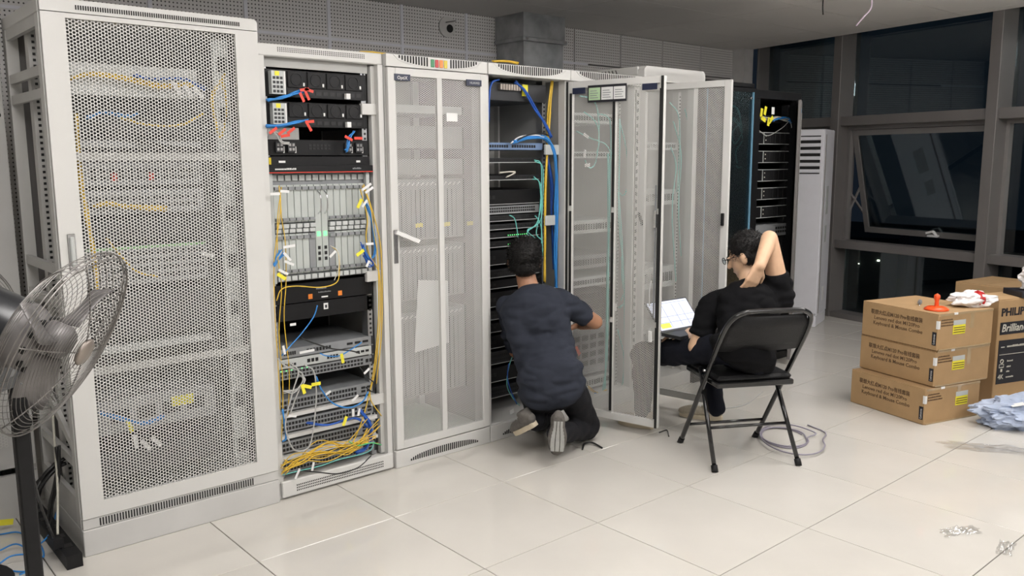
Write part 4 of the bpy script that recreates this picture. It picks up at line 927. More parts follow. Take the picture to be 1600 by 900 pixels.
# ---------------------------------------------------------------- fans
def fan(label, C0, n, Rr=.262, pole=True, polexy=None, grp=None):
    n = Vector(n).normalized(); up = Vector((0, 0, 1)); a = n.cross(up).normalized(); b = a.cross(n).normalized()
    base = Vector((C0[0], C0[1], 0)) if polexy is None else Vector((polexy[0], polexy[1], 0))
    o = thing('pedestal_fan', label, 'fan', base, 0, grp); C = Vector(C0)-base
    def prof_front(r): t = r/Rr; return .045*(1-t**2.2)+.0
    def prof_back(r): t = r/Rr; return -.02-.085*(1-max(0, (t-.25)/.75)**2.0)
    def ring(r, z): return [C+n*z+(a*math.cos(q)+b*math.sin(q))*r for q in [i*2*math.pi/56 for i in range(56)]]
    mb = MB().tube(ring(Rr, 0), .0020, 5, True).tube(ring(Rr, -.010), .0018, 5, True); part('cage_rim', mb, 'wire', o)
    mb = MB()
    for k in range(20): r = .045+(Rr-.045)*k/20; mb.tube(ring(r, prof_front(r)), .0009, 4, True)
    g = part('front_grille', mb, 'wire', o, kind='stuff')
    for k in range(6):
        q = k*math.pi/3+.2; part('grille_arm', MB().tube([C+n*(prof_front(r)-.002)+(a*math.cos(q)+b*math.sin(q))*r for r in np.linspace(.03, Rr, 9)], .0018, 5), 'wire', g)
    mb = MB()
    for k in range(14): r = .07+(Rr-.07)*k/14; mb.tube(ring(r, prof_back(r)), .0009, 4, True)
    g = part('rear_grille', mb, 'wire', o, kind='stuff')
    for k in range(6):
        q = k*math.pi/3; part('grille_arm', MB().tube([C+n*(prof_back(r)-.002)+(a*math.cos(q)+b*math.sin(q))*r for r in np.linspace(.06, Rr, 9)], .0018, 5), 'wire', g)
    part('grille_badge', MB().lathe([(.036, 0), (.036, .030), (.044, .036), (.050, .030), (.053, 0)], C, n, 20), 'gmetal', o)
    for k in range(3):                        # blades
        q0 = k*2*math.pi/3+.5; mb = MB(); vs = []
        for i in range(7):
            r = .05+(Rr-.095)*i/6
            for j in range(6):
                u_ = (j/5-.5); wd_ = .20+.40*math.sin(math.pi*min(1, .25+i/8)); q = q0+u_*wd_*1.0
                vs.append(C+n*(-.035-u_*.06)+(a*math.cos(q)+b*math.sin(q))*r)
        mb.add(vs, [(i*6+j, i*6+j+1, i*6+j+7, i*6+j+6) for i in range(6) for j in range(5)], True)
        bl = part('blade', mb, 'blade', o); sd = bl.modifiers.new('t', 'SOLIDIFY'); sd.thickness = .003
    part('hub', MB().lathe([(-.055, 0), (-.055, .04), (-.01, .042), (.006, .03), (.01, 0)], C, n, 20), 'blade', o)
    Cm = C-b*.032
    mo = part('motor', MB().lathe([(-.30, 0), (-.298, .045), (-.285, .072), (-.25, .086), (-.13, .088), (-.115, .086)], Cm, n, 28), 'fanblk', o)
    part('motor_cap', MB().lathe([(-.115, .087), (-.10, .085), (-.075, .074), (-.058, .055), (-.055, .0)], Cm, n, 28), 'blade', mo)
    mb = MB()
    for k in range(10):
        q = k*math.pi/5; p_ = Cm+n*(-.068)+(a*math.cos(q)+b*math.sin(q))*.066; mb.cyl(p_, p_-n*-.004+n*.004, .009, n=8)
    part('vent_holes', mb, 'vent', mo, kind='stuff')
    ptop = C-n*.15-up*.12
    part('yoke', MB().bar(C-n*.20-up*.075, ptop-up*.05, .05, .06).cyl(ptop-a*.05, ptop+a*.05, .022), 'dgrey', o)
    pt = Vector((ptop.x, ptop.y, ptop.z-.03))
    if pole:
        part('pole', MB().box(pt.x-.018, pt.x+.018, pt.y-.018, pt.y+.018, .02, pt.z, ch=.004), 'black2', o)
        part('foot_plate', MB().cyl((pt.x, pt.y, 0), (pt.x, pt.y, .03), .20, n=28), 'black2', o)
        part('knob', MB().cyl((pt.x, pt.y-.024, pt.z-.1), (pt.x, pt.y-.06, pt.z-.1), .016), 'black2', o)
    return o
def tilt(px, py, dx, dy, c):             # axis whose picture direction is (dx, dy) and that turns c toward the viewer
    d = ray(px, py).normalized(); e = ray(px+dx, py+dy)-ray(px, py); e = (e-d*e.dot(d)).normalized(); return e*math.sqrt(1-c*c)-d*c
nrm = tilt(106, 538, .905, .42, .34)
fan('large wire cage pedestal fan with black motor, nearest the camera at left', atd(106, 538, 2.05), nrm, .242)
nrm2 = tilt(-70, 528, .9, .1, .75)
fan('second wire cage pedestal fan cut by the left edge of the picture', atd(-70, 528, 2.75), nrm2)

# floor clutter at left
o = thing('power_strip', 'black power strip lying on the floor by the big cabinet corner', 'power strip', atz(95, 868), 0)
dx = (atz(60, 800)-atz(115, 885)).normalized(); org = o.location.copy()
a_ = atz(118, 888)-org; b_ = atz(50, 800)-org
part('casing', MB().bar(a_+Vector((0, 0, .026)), b_+Vector((0, 0, .026)), .055, .05), 'black2', o)
for k in range(5):
    p_ = a_.lerp(b_, .15+.16*k)+Vector((0, 0, .052)); part('socket', MB().bar(p_-dx*.018, p_+dx*.018, .035, .004), 'kcab', o)
o = single('power_plug', MB().bar(atz(92, 850, .075), atz(82, 842, .075), .035, .035), 'black2', 'black plug standing in the power strip on the floor', 'plug')
recentre(o, atz(88, 846, .055))
for k, q in enumerate(([(0, 835), (30, 832), (55, 850), (60, 880), (40, 893), (0, 890)], [(0, 860), (25, 850), (50, 862), (68, 870), (62, 850), (40, 838)], [(0, 880), (20, 868), (50, 868), (62, 885), (30, 898)], [(88, 800), (80, 830), (62, 850), (40, 856)])):
    cable(['widest', 'inner', 'lowest', 'short straight'][k]+' loose blue network cable on the floor behind the fan pole', [atz(x, y, .006+.012*k+.004*(i % 2)) for i, (x, y) in enumerate(q)], .0035, 'lbcab', group='blue cables on the floor at left')
cable('white cable hanging down by the open side of the big cabinet', [atd(82, 640, 3.35), atd(86, 700, 3.35), atd(90, 760, 3.3), atd(90, 835, 3.2)], .005, 'wcab')
cable('black cord hanging from the fan to the power strip', [atd(32, 690, 2.5), atd(50, 740, 2.8), atd(64, 790, 3.0), atd(84, 840, 3.1)], .005, 'kcab')
bundle('black power cables curving out of the big cabinet side', [(100, 720), (75, 742), (55, 770), (48, 810), (46, 850)], .25, .008, 'kcab', 5, .015)
bundle('black cables heaped on the floor inside the big cabinet side', [(95, 700), (88, 740), (84, 790), (78, 830)], .2, .006, 'kcab', 3, .02)
flag('yellow tag on the blue floor cables at far left', 10, 816, .45, -10, .05, .025, 'yel')

# ---------------------------------------------------------------- air conditioner
ac = thing('floor_air_conditioner', 'tall white floor standing air conditioner between the black cabinet and the window', 'air conditioner', (4.737, .443, 0), math.atan2(.139, .439))
part('body', MB().box(.02, .42, 0, .50, .10, 1.745, ch=.008), 'acw', ac)
part('base', MB().box(.01, .42, .005, .495, 0, .10, ch=.006), 'acw', ac)
fp = part('front_panel', MB().box(-.004, .02, 0, .5, .12, 1.742, ch=.006), 'acw', ac)
part('outlet', MB().box(-.006, -.0035, .03, .47, 1.36, 1.69), 'vent', fp)
for k in range(6): part('louvre', MB().box(-.020, -.006, .025, .475, 1.37+k*.056, 1.40+k*.056, ch=.003), 'acw', ac)
part('base_hole', MB().box(-.0005, .01, .1, .2, .05, .09), 'vent', ac); part('side_seam', MB().box(.06, .075, -.003, 0, .12, 1.7), 'gmetal', ac)
part('side_label', MB().box(.17, .27, -.002, 0, 1.0, 1.25), 'lgrey', ac); part('side_label', MB().box(.17, .25, -.002, 0, .75, .9), 'lgrey', ac); part('side_label', MB().box(.20, .26, -.002, 0, .22, .34), 'white', ac)

# ---------------------------------------------------------------- cardboard boxes
def carton(label, org, rz, w_, d_, h_, grp=None, cat='box'):
    """origin = near-left-bottom corner seen from the camera; local x along the right face, y along the left face"""
    o = thing('cardboard_box', label, cat, org, rz, grp)
    t = .004
    part('walls', MB().box(0, w_, 0, d_, 0.001, h_-.004, ch=.004), 'card1', o)
    fl_ = MB().box(.002, w_-.002, .002, d_/2-.002, h_-.004, h_); part('top_flap', fl_, 'card1', o)
    part('top_flap', MB().box(.002, w_-.002, d_/2+.002, d_-.002, h_-.004, h_), 'card1', o)
    return o
RZB = math.atan2(-.1275, .449)
YL = 'keyboard cartons in the front stack'
stack = [((2.604, -1.426), 'bottom carton of the front stack of three brown boxes', .30), ((2.668, -1.44), 'middle carton of the front stack of three brown boxes', .19), ((2.655, -1.448), 'top carton of the front stack of three brown boxes, under the orange suction lifter', .17)]
for k, ((x, y), lb, yx) in enumerate(stack):
    o = carton(lb, (x, y, .212*k), RZB, .455, .53, .209, YL)
    # left face (x=0), text reads from far (y=d) to near (y=0)
    def lm(y_, z_): return face_mtx((-.0012, y_, z_), (0, -1, 0))
    text('联想大红点M120 Pro有线套装', .031, 'ink', lm(.465, .145), o, ext=.0004, sx=.90, off=.0004); text('Lenovo red dot M120Pro', .031, 'ink', lm(.44, .112), o, ext=.0003, off=.0003); text('Keyboard & Mouse Combo', .031, 'ink', lm(.445, .080), o, ext=.0003, off=.0003)
    bd = part('side_logo', MB().box(-.002, 0, .008, .034, .03, .105), 'inkb', o); text('Lenovo', .019, 'white', face_mtx((-.0028, .015, .036), (0, 0, 1), (0, 1, 0)), bd, ext=.0002)
    part('corner_tape', MB().box(-.003, .012, -.003, .012, .125, .17), 'white', o)
    yl_ = part('shipping_label', MB().box(yx-.05, yx+.05, -.002, 0, .085, .15), 'yel', o); part('label_head', MB().box(yx-.05, yx+.05, -.0025, 0, .138, .165), 'lgrey', yl_); part('label_print', ports(MB(), yx-.045, yx+.045, -.0025, .09, .13, 1, 3, 1, .3), 'ink', yl_, kind='stuff')
    part('tape_strip', MB().box(.26, .29, -.0015, 0, .11, .205), 'tape', o); part('tape_edge', MB().box(.01, .45, -.003, .0, .197, .208), 'tape', o); part('tape_edge', MB().box(.01, .44, -.003, 0, .001, .008), 'tape', o)
    for j in range(3): strokes(14+j, .012, 'ink', face_mtx((.02, -.0012, .17-.016*j), (1, 0, 0)), o)
    part('tape_patch', MB().box(.33, .36, -.0042, -.003, .185, .21) if False else MB().box(.12, .15, -.004, .0, .198, .21), 'white', o)
# monitor carton
pb = carton('tall brown monitor carton with black product panel, behind the front stack at right edge', (3.285, -1.535, 0), math.atan2(-.16, .47), .78, .22, .655, None)
text('PHILIPS', .066, 'inkb', face_mtx((.02, -.0015, .555), (1, 0, 0)), pb, ext=.0006, sx=1.08, off=.0022)
bb = part('brand_band', MB().box(.02, .76, -.002, 0, .44, .515), 'inkb', pb); text('Brilliance', .066, 'wcab', face_mtx((.03, -.003, .458), (1, 0, 0)) @ Matrix(((1, .2, 0, 0), (0, 1, 0, 0), (0, 0, 1, 0), (0, 0, 0, 1))), bb, ext=.0004, off=.0008)
bb = part('feature_panel', MB().box(.02, .76, -.002, 0, .135, .405), 'inkb', pb)
text('4K', .042, 'wcab', face_mtx((.03, -.003, .165), (1, 0, 0)), bb, ext=.0004)
mb = MB(); mb.tube([(.055+.012*math.cos(q), -.003, .275+.012*math.sin(q)) for q in [i*math.pi/6 for i in range(12)]], .003, 4, True).box(.035, .075, -.003, -.002, .235, .24).box(.035, .075, -.003, -.002, .255, .258).box(.035, .038, -.003, -.002, .235, .258).box(.072, .075, -.003, -.002, .235, .258).box(.05, .065, -.003, -.002, .21, .228).box(.04, .07, -.003, -.002, .36, .366)
part('feature_icons', mb, 'wcab', bb); strokes(5, .016, 'wcab', face_mtx((.10, -.003, .27), (1, 0, 0)), bb); strokes(4, .016, 'wcab', face_mtx((.10, -.003, .235), (1, 0, 0)), bb); strokes(3, .016, 'wcab', face_mtx((.10, -.003, .205), (1, 0, 0)), bb); strokes(7, .016, 'wcab', face_mtx((.10, -.003, .17), (1, 0, 0)), bb); strokes(15, .02, 'wcab', face_mtx((.09, -.003, .36), (1, 0, 0)), bb)
part('panel_line', MB().box(.03, .75, -.003, -.002, .315, .318), 'wcab', bb)
o = single('black_folder', MB().box(0, .35, 0, .20, 0, .035, ch=.003), 'inkb', 'flat black box lying on the monitor carton at right edge', 'box'); o.location = (3.45, -1.60, .656); o.rotation_euler.z = R(-40)
cb_ = carton('wide brown carton behind the stack, by the window', (4.24, -1.30, 0), R(-8), .50, .42, .60)
part('tape_edge', MB().box(.01, .49, -.003, .0, .575, .598), 'tape', cb_)
cb_ = carton('brown carton behind the monitor carton, by the window at right edge', (4.05, -1.72, 0), R(-12), .42, .36, .60)
part('tape_edge', MB().box(.01, .41, -.003, .0, .575, .598), 'tape', cb_)

# crumpled bags
def crumple(name, label, cat, loc, rx, ry, rz_, m, seed, amp=.35, fr=9, sub=4, rotz=0, flat=.0):
    bm = bmesh.new(); bmesh.ops.create_icosphere(bm, subdivisions=sub, radius=1)
    for v in bm.verts:
        n_ = v.co.normalized(); p_ = n_*1.3+Vector((seed, seed*2, 0))
        d = 1+amp*noise.noise(p_*1.5)+amp*.6*(abs(noise.noise(p_*fr/3))-.25)+amp*.5*(abs(noise.noise(p_*fr))-.25)
        v.co = Vector((n_.x*rx*d, n_.y*ry*d, n_.z*rz_*d))
        v.co.z = max(v.co.z, -rz_*.7)
    z0 = min(v.co.z for v in bm.verts)
    for v in bm.verts: v.co.z -= z0
    me = bpy.data.meshes.new(name); bm.to_mesh(me); bm.free()
    for p_ in me.polygons: p_.use_smooth = amp < .3
    o = link(name, me, M[m] if isinstance(m, str) else m, None, label); o['category'] = cat; o.location = loc; o.rotation_euler.z = rotz
    return o
pbag = atz(1556, 668)
o = crumple('plastic_bag', 'crumpled blue grey plastic mailing bag on the floor at right edge', 'bag', (3.02, -1.80, 0.0), .27, .13, .10, 'bagb', 3.3, .42, 5, 5, R(-40))
part('bag_print', MB().bar((-.12, -.06, .135), (-.05, -.07, .15), .05, .002), 'white', o)
tb = thing('snack_bag', 'white plastic bag with red print on the top carton', 'bag', atz(1518, 478, .634))
bg = crumple('bag_body', '', 'x', (0, 0, 0), .13, .075, .05, 'bagw', 8.1, .35, 6, 4, R(-35)); 
del bg['category']
bg.parent = tb
rb = crumple('red_print', 'red printed area', 'x', (.02, -.012, .004), .045, .073, .052, 'redl', 8.6, .3, 6, 3, R(-35)); del rb['category']; rb.parent = tb
o = crumple('plastic_bag', 'white plastic bag on top of the cartons at right edge', 'bag', (3.62, -1.63, .70), .12, .1, .09, 'bagw', 5.2, .4, 7, 4, 0)
# suction lifter
p_ = atz(1463, 484, .634)
sl_ = thing('suction_lifter', 'orange suction lifter standing on the top carton', 'tool', p_)
part('cup', MB().lathe([(0, .0), (0, .066), (.008, .066), (.018, .05), (.022, .025), (.022, 0)], (0, 0, 0), (0, 0, 1), 24), 'orange', sl_)
part('grip', MB().lathe([(.02, .012), (.05, .011), (.07, .017), (.085, .016), (.095, .0)], (0, 0, 0), (0, 0, 1), 14), 'orange', sl_)
sd = thing('screwdriver', 'small screwdriver with grey handle lying on the top carton', 'tool', atz(1437, 476, .634))
part('handle', MB().cyl((.0, 0, .014), (.05, .02, .014), .013, .011, 10), 'dgrey', sd); part('blade', MB().cyl((0, 0, .014), (-.085, -.035, .006), .003, .002, 6), 'chrome', sd)

# clear plastic film on the floor
def film(label, px, py, sx, sy, rot, seed):
    p = atz(px, py); N = 14; vs = []
    for i in range(N+1):
        for j in range(N+1):
            u_, v_ = i/N-.5, j/N-.5; q = Vector((u_*3+seed, v_*3, seed)); rr = 1+.35*noise.noise(Vector((u_*4, v_*4, seed)))
            vs.append((u_*sx*rr, v_*sy*rr, .003+.03*abs(noise.noise(q*1.7))*(1-abs(u_)*1.2)))
    o = single('plastic_film', MB().add(vs, [(i*(N+1)+j, (i+1)*(N+1)+j, (i+1)*(N+1)+j+1, i*(N+1)+j+1) for i in range(N) for j in range(N)], True), 'film', label, 'plastic film', 'clear film scraps on the floor'); o.location = p; o.rotation_euler.z = rot; return o
film('small clear plastic film scrap alone on the floor in front of the cartons', 1500, 832, .16, .07, R(-30), 2.2)
film('narrow clear plastic film strip near the right edge of the floor', 1572, 858, .14, .05, R(10), 4.4)
film('larger clear plastic film spread below the blue grey bag', 1572, 705, .55, .14, R(-62), 6.1)

# cable coil beside the chair
c_ = atz(1225, 685); pts = []
for k in range(3):
    for i in range(16):
        t = i/16*2*math.pi+.4; rx, ry = .115+.008*k, .17-.01*k
        if k == 2: rx, ry = .16, .25
        q = Vector((rx*math.cos(t), ry*math.sin(t), .005+.006*k)); pts.append(c_+Matrix.Rotation(R(-48), 3, 'Z') @ (q+Vector((.03*(k == 2), -.05*(k == 2), 0))))
pts.append(atz(1290, 676, .006)); pts.append(atz(1262, 664, .006))
cable('grey violet cable coiled on the floor beside the folding chair', pts, .0042, 'lav', cat='cable', k=3)
cable('thin cable lying on the floor behind the folding chair', [atz(1135, 638, .004), atz(1165, 632, .004), atz(1192, 612, .004)], .003, 'gcab')
cable('thin dark cable lying by the shoe below the wide open door', [atz(1030, 676, .004), atz(1042, 672, .004), atz(1045, 682, .004)], .003, 'kcab')
o = thing('cable_tie', 'short bent black cable tie on the floor right of the kneeling person', 'cable', atz(915, 692)); oo = o.location.copy()
part('strap', MB().tube(spline([atz(910, 702, .006)-oo, atz(914, 693, .012)-oo, atz(926, 692, .012)-oo, atz(941, 700, .006)-oo]), .005, 6), 'kcab', o)
# wires dangling from the ceiling
p_ = atz(1286, 0, CE); cable('short black wire dangling from the ceiling', [p_, p_+Vector((0, 0, -.05)), p_+Vector((.01, 0, -.10))], .005, 'kcab')
p_ = atz(1362, -6, CE); cable('white and pink wire dangling from the ceiling', [p_+Vector((0, 0, .0)), p_+Vector((0, 0, -.08)), p_+Vector((-.04, .03, -.14)), p_+Vector((-.08, .06, -.20))], .006, mat('pink_white_wire', (.72, .58, .70), .4), 'patch_cable')

# ---------------------------------------------------------------- folding chair
CH = Vector((1.429, -.994, 0)); CRZ = math.atan2(-.495, .869)
chr_ = thing('folding_chair', 'black metal folding chair with vinyl seat under the seated person', 'chair', CH, CRZ)
def yz(t): return (-.0+.22-.55*t, .80*t)
for s_ in (-1, 1):
    pass
HWd = .215
top = []
def fr(t, x): y_, z_ = yz(t); return (x, y_, z_)
path = [fr(0, -HWd), fr(.3, -HWd), fr(.6, -HWd), fr(.85, -HWd), fr(.95, -HWd+.018), fr(.99, -HWd+.06), fr(1.0, -HWd+.11), fr(1.0, HWd-.11), fr(.99, HWd-.06), fr(.95, HWd-.018), fr(.85, HWd), fr(.6, HWd), fr(.3, HWd), fr(0, HWd)]
part('main_frame', MB().tube(spline(path, 4), .0125, 10), 'chair', chr_)
yb, zb = yz(.72); yt, zt = yz(.985)
bk = MB(); N = 12; vs = []
for i in range(N+1):
    u_ = i/N*2-1
    for t in (.74, .80, .90, .975):
        ww = HWd-.008 if t < .93 else HWd-.05
        y_, z_ = yz(t); vs.append((u_*ww, y_-.03*(1-u_*u_)+.012, z_-(.0 if t < .93 else .0)))
bk.add(vs, [(i*4+j, i*4+j+1, i*4+j+5, i*4+j+4) for i in range(N) for j in range(3)], True)
b_ = part('backrest', bk, 'vinyl', chr_); s2 = b_.modifiers.new('t', 'SOLIDIFY'); s2.thickness = .014
st_ = part('seat', MB().box(-.195, .195, -.17, .20, .425, .455, ch=.012), 'vinyl', chr_)
part('seat_pan', MB().box(-.20, .20, -.18, .205, .400, .427, ch=.005), 'chair', chr_)
for s_ in (-1, 1):
    x = s_*(HWd-.02)
    part('leg', MB().tube([(s_*(HWd+.005), -.22, .01), (x, .04, .455)], .0115, 8), 'chair', chr_)
    part('rubber_foot', MB().cyl((s_*(HWd+.005), -.224, 0), (s_*(HWd+.004), -.208, .03), .016, n=10), 'black2', chr_); part('rubber_foot', MB().cyl((s_*HWd, .224, 0), (s_*HWd, .20, .03), .016, n=10), 'black2', chr_)
    part('pivot_bolt', MB().cyl((s_*(HWd-.0), -.085, .47), (s_*(HWd+.018), -.085, .47), .006, n=8), 'chrome', chr_)
part('stretcher', MB().tube([fr(.16, -HWd), fr(.16, HWd)], .008, 8), 'chair', chr_)
part('stretcher', MB().tube([(-HWd, -.112, .185), (HWd, -.112, .185)], .008, 8), 'chair', chr_)

# ---------------------------------------------------------------- people
def _ball():
    v = [Vector((0, 0, 1))]; n, m_ = 20, 12
    for i in range(1, m_):
        for k in range(n): a = math.pi*i/m_; b = 2*math.pi*k/n; v.append(Vector((math.sin(a)*math.cos(b), math.sin(a)*math.sin(b), math.cos(a))))
    v.append(Vector((0, 0, -1))); f = [(0, 1+k, 1+(k+1) % n) for k in range(n)]
    for i in range(m_-2):
        o = 1+i*n; f += [(o+k, o+n+k, o+n+(k+1) % n, o+(k+1) % n) for k in range(n)]
    o = 1+(m_-2)*n; f += [(len(v)-1, o+(k+1) % n, o+k) for k in range(n)]
    return v, f
BALL = _ball()
def blob(name, parts_, m, parent, voxel=.006, smooth=6, wr=0, wf=9, stretch=(1, 1, 1), label=None):
    q_ = MB()
    def ball(mt):
        q_.add([mt @ v for v in BALL[0]], BALL[1])
    for p in parts_:
        if p[0] in 'ck':
            _, a, ra, b, rb = p[:5]
            if (Vector(b)-Vector(a)).length > 1e-6: q_.cyl(a, b, ra, rb, 20)
            if p[0] == 'c':
                ball(Matrix.Translation(a) @ Matrix.Scale(ra, 4)); ball(Matrix.Translation(b) @ Matrix.Scale(rb, 4))
        else:
            _, c, rad, rot = p; ball(Matrix.Translation(c) @ rot @ Matrix.Diagonal((rad[0], rad[1], rad[2], 1)))
    me = q_.mesh('tmp')
    t = bpy.data.objects.new('tmp', me)
    r_ = t.modifiers.new('r', 'REMESH'); r_.mode = 'VOXEL'; r_.voxel_size = voxel
    if smooth: s_ = t.modifiers.new('s', 'SMOOTH'); s_.factor = .5; s_.iterations = smooth
    me2 = bake(t)
    if wr:
        cs = [v.co.copy() for v in me2.vertices]; nr = [v.normal.copy() for v in me2.vertices]; out = []
        for co, no in zip(cs, nr):
            p_ = Vector((co.x*stretch[0], co.y*stretch[1], co.z*stretch[2]))*wf
            out += list(co+no*wr*(abs(noise.noise(p_+Vector((3, 1, 7))))*2-.55+.45*noise.noise(p_*2.3)))
        me2.vertices.foreach_set('co', out); me2.update()
    for pl in me2.polygons: pl.use_smooth = True
    me2.materials.clear(); me2.name = name
    return link(name, me2, M[m], parent, label)
def frame3(F, U=(0, 0, 1)):
    f = Vector(F).normalized(); u = Vector(U); r = f.cross(u).normalized(); u = r.cross(f).normalized()
    return Matrix(((r.x, f.x, u.x, 0), (r.y, f.y, u.y, 0), (r.z, f.z, u.z, 0), (0, 0, 0, 1)))   # local x right, y forward, z up
def head_parts(c, Fm):                      # head centred on c, Fm = frame
    T_ = lambda v: Vector(c)+(Fm @ Vector(v)); I = Fm
    return [('e', T_((0, -.010, .025)), (.076, .094, .092), I), ('e', T_((0, .022, -.040)), (.058, .068, .072), I), ('c', T_((0, .060, -.085)), .024, T_((0, .030, -.080)), .040),
            ('c', T_((0, .092, -.005)), .010, T_((0, .107, -.030)), .013), ('e', T_((0, .083, -.062)), (.022, .012, .008), I),
            ('e', T_((-.079, -.005, -.012)), (.010, .020, .032), I), ('e', T_((.079, -.005, -.012)), (.010, .020, .032), I),
            ('e', T_((-.032, .084, .012)), (.018, .010, .007), I), ('e', T_((.032, .084, .012)), (.018, .010, .007), I)]
def hair_mesh(name, c, Fm, parent, spikes=420, seed=1, extra=(), L=.022):
    T_ = lambda v: Vector(c)+(Fm @ Vector(v))
    h = blob(name, [('e', T_((0, -.018, .040)), (.084, .096, .090), Fm), ('e', T_((0, -.052, -.018)), (.070, .060, .060), Fm), ('e', T_((-.058, -.02, .0)), (.026, .034, .055), Fm), ('e', T_((.058, -.02, .0)), (.026, .034, .055), Fm)]+list(extra), 'hair', parent, .005, 4, .002, 38)
    rnd = random.Random(seed); me = h.data; n0 = len(me.vertices); vs = [v.co.copy() for v in me.vertices]; ns = [v.normal.copy() for v in me.vertices]; fs = [tuple(p.vertices) for p in me.polygons]
    for _ in range(spikes):
        i = rnd.randrange(n0); n_ = ns[i]; lo = Fm.inverted() @ (vs[i]-Vector(c))
        if (Fm.inverted() @ n_).z < -.5: continue
        dirn = (n_*.6+Fm @ Vector((rnd.uniform(-.6, .6), rnd.uniform(-.5, .8), rnd.uniform(-.7, .3)))).normalized()
        sd_ = dirn.orthogonal().normalized()*.003; s3 = dirn.cross(sd_.normalized())*.003
        b0 = vs[i]-n_*.004; k = len(vs); vs += [b0+sd_, b0-sd_*.5+s3*.8, b0-sd_*.5-s3*.8, b0+dirn*L*rnd.uniform(.6, 1.4)]
        fs += [(k, k+1, k+3), (k+1, k+2, k+3), (k+2, k, k+3)]
    m2 = bpy.data.meshes.new(name); m2.from_pydata(vs, [], fs); m2.polygons.foreach_set('use_smooth', [True]*len(fs)); m2.materials.append(M['hair']); h.data = m2
    return h
def hand_parts(wrist, d, palmn, curl=.5, L=.082, thumb=1, s=1.0):
    """wrist point, direction of the hand, normal of the palm (the side fingers curl to)"""
    w0 = Vector(wrist); d = Vector(d).normalized(); n_ = Vector(palmn); n_ = (n_-d*n_.dot(d)).normalized(); a = d.cross(n_).normalized()*thumb
    P_ = []; k = w0+d*.085*s
    for i, (o_, ln) in enumerate(((-.030, .88), (-.010, 1.0), (.011, .94), (.031, .74))):
        P_.append(('c', w0+a*o_*.5*s, .017*s, k+a*o_*s, .0125*s))
        q = k+a*o_*s; dd = d.copy(); r_ = .0092*s
        for j, sg in enumerate((.040, .026, .021)):
            c_ = curl*(.45+.25*j); dd = (dd*math.cos(c_)+n_*math.sin(c_)).normalized(); q2 = q+dd*sg*ln*s; P_.append(('c', q, r_, q2, r_*.9)); q = q2; r_ *= .92
            n_2 = n_
    t0 = w0+d*.025*s-a*.026*s; t1 = t0+(d*.55-a*.75+n_*.25).normalized()*.042*s; t2 = t1+(d*.85-a*.35+n_*.3).normalized()*.032*s
    P_ += [('c', t0, .014*s, t1, .0115*s), ('c', t1, .011*s, t2, .009*s)]
    return P_
def shoe(parent, heel, toe, upv, m_up, m_sole, tread=False, lab=None):
    heel = Vector(heel); toe = Vector(toe); F = (toe-heel).normalized(); L = (toe-heel).length
    Fm = frame3(F, upv); O = heel
    T_ = lambda v: O+(Fm @ Vector(v))
    s = blob('shoe', [('e', T_((0, L*.26, .045)), (.036, .070, .042), Fm), ('e', T_((0, L*.60, .034)), (.040, .095, .032), Fm), ('e', T_((0, L*.80, .026)), (.043, .060, .026), Fm), ('k', T_((0, L*.22, .05)), .037, T_((0, L*.20, .095)), .036)], m_up, parent, .006, 5, label=lab)
    mb = MB(); prof = []
    for i in range(24):
        t = i/24*2*math.pi; y_ = L*.5-math.cos(t)*L*.5; xw = (.030+.016*math.sin(math.pi*min(1, max(0, y_/L*1.1-.25))))*abs(math.sin(t))**.55
        prof.append((math.copysign(xw, math.sin(t)), y_))
    vs = [T_((x, y, -.004)) for x, y in prof]+[T_((x*1.06, y, .022)) for x, y in prof]; n = len(prof)
    mb.add(vs, [tuple(range(n)), tuple(range(2*n-1, n-1, -1))]+[(i, (i+1) % n, n+(i+1) % n, n+i) for i in range(n)])
    so = part('sole', mb, 'shoe' if tread else m_sole, s)
    if tread:
        tb_ = MB()
        for i in range(9):
            y_ = .02+i*(L-.04)/8.5; hw = .024+.012*math.sin(math.pi*min(1, max(0, y_/L*1.1-.25)))
            for j in range(3):
                xx = -hw+j*hw*2/3
                q = [T_((xx+.002, y_, -.009)), T_((xx+hw*2/3-.002, y_, -.009)), T_((xx+hw*2/3-.002, y_+.017, -.009)), T_((xx+.002, y_+.017, -.009))]; q2 = [v+(Fm @ Vector((0, 0, .006))) for v in q]
                tb_.add(q+q2, [(0, 1, 2, 3), (0, 4, 5, 1), (1, 5, 6, 2), (2, 6, 7, 3), (3, 7, 4, 0)])
        part('tread', tb_, 'sole', s, kind='stuff')
    part('laces', MB().tube([T_((-.018, L*.5, .066)), T_((.018, L*.53, .064))], .003, 5).tube([T_((-.018, L*.42, .076)), T_((.018, L*.45, .074))], .003, 5), 'white', s)
    return s

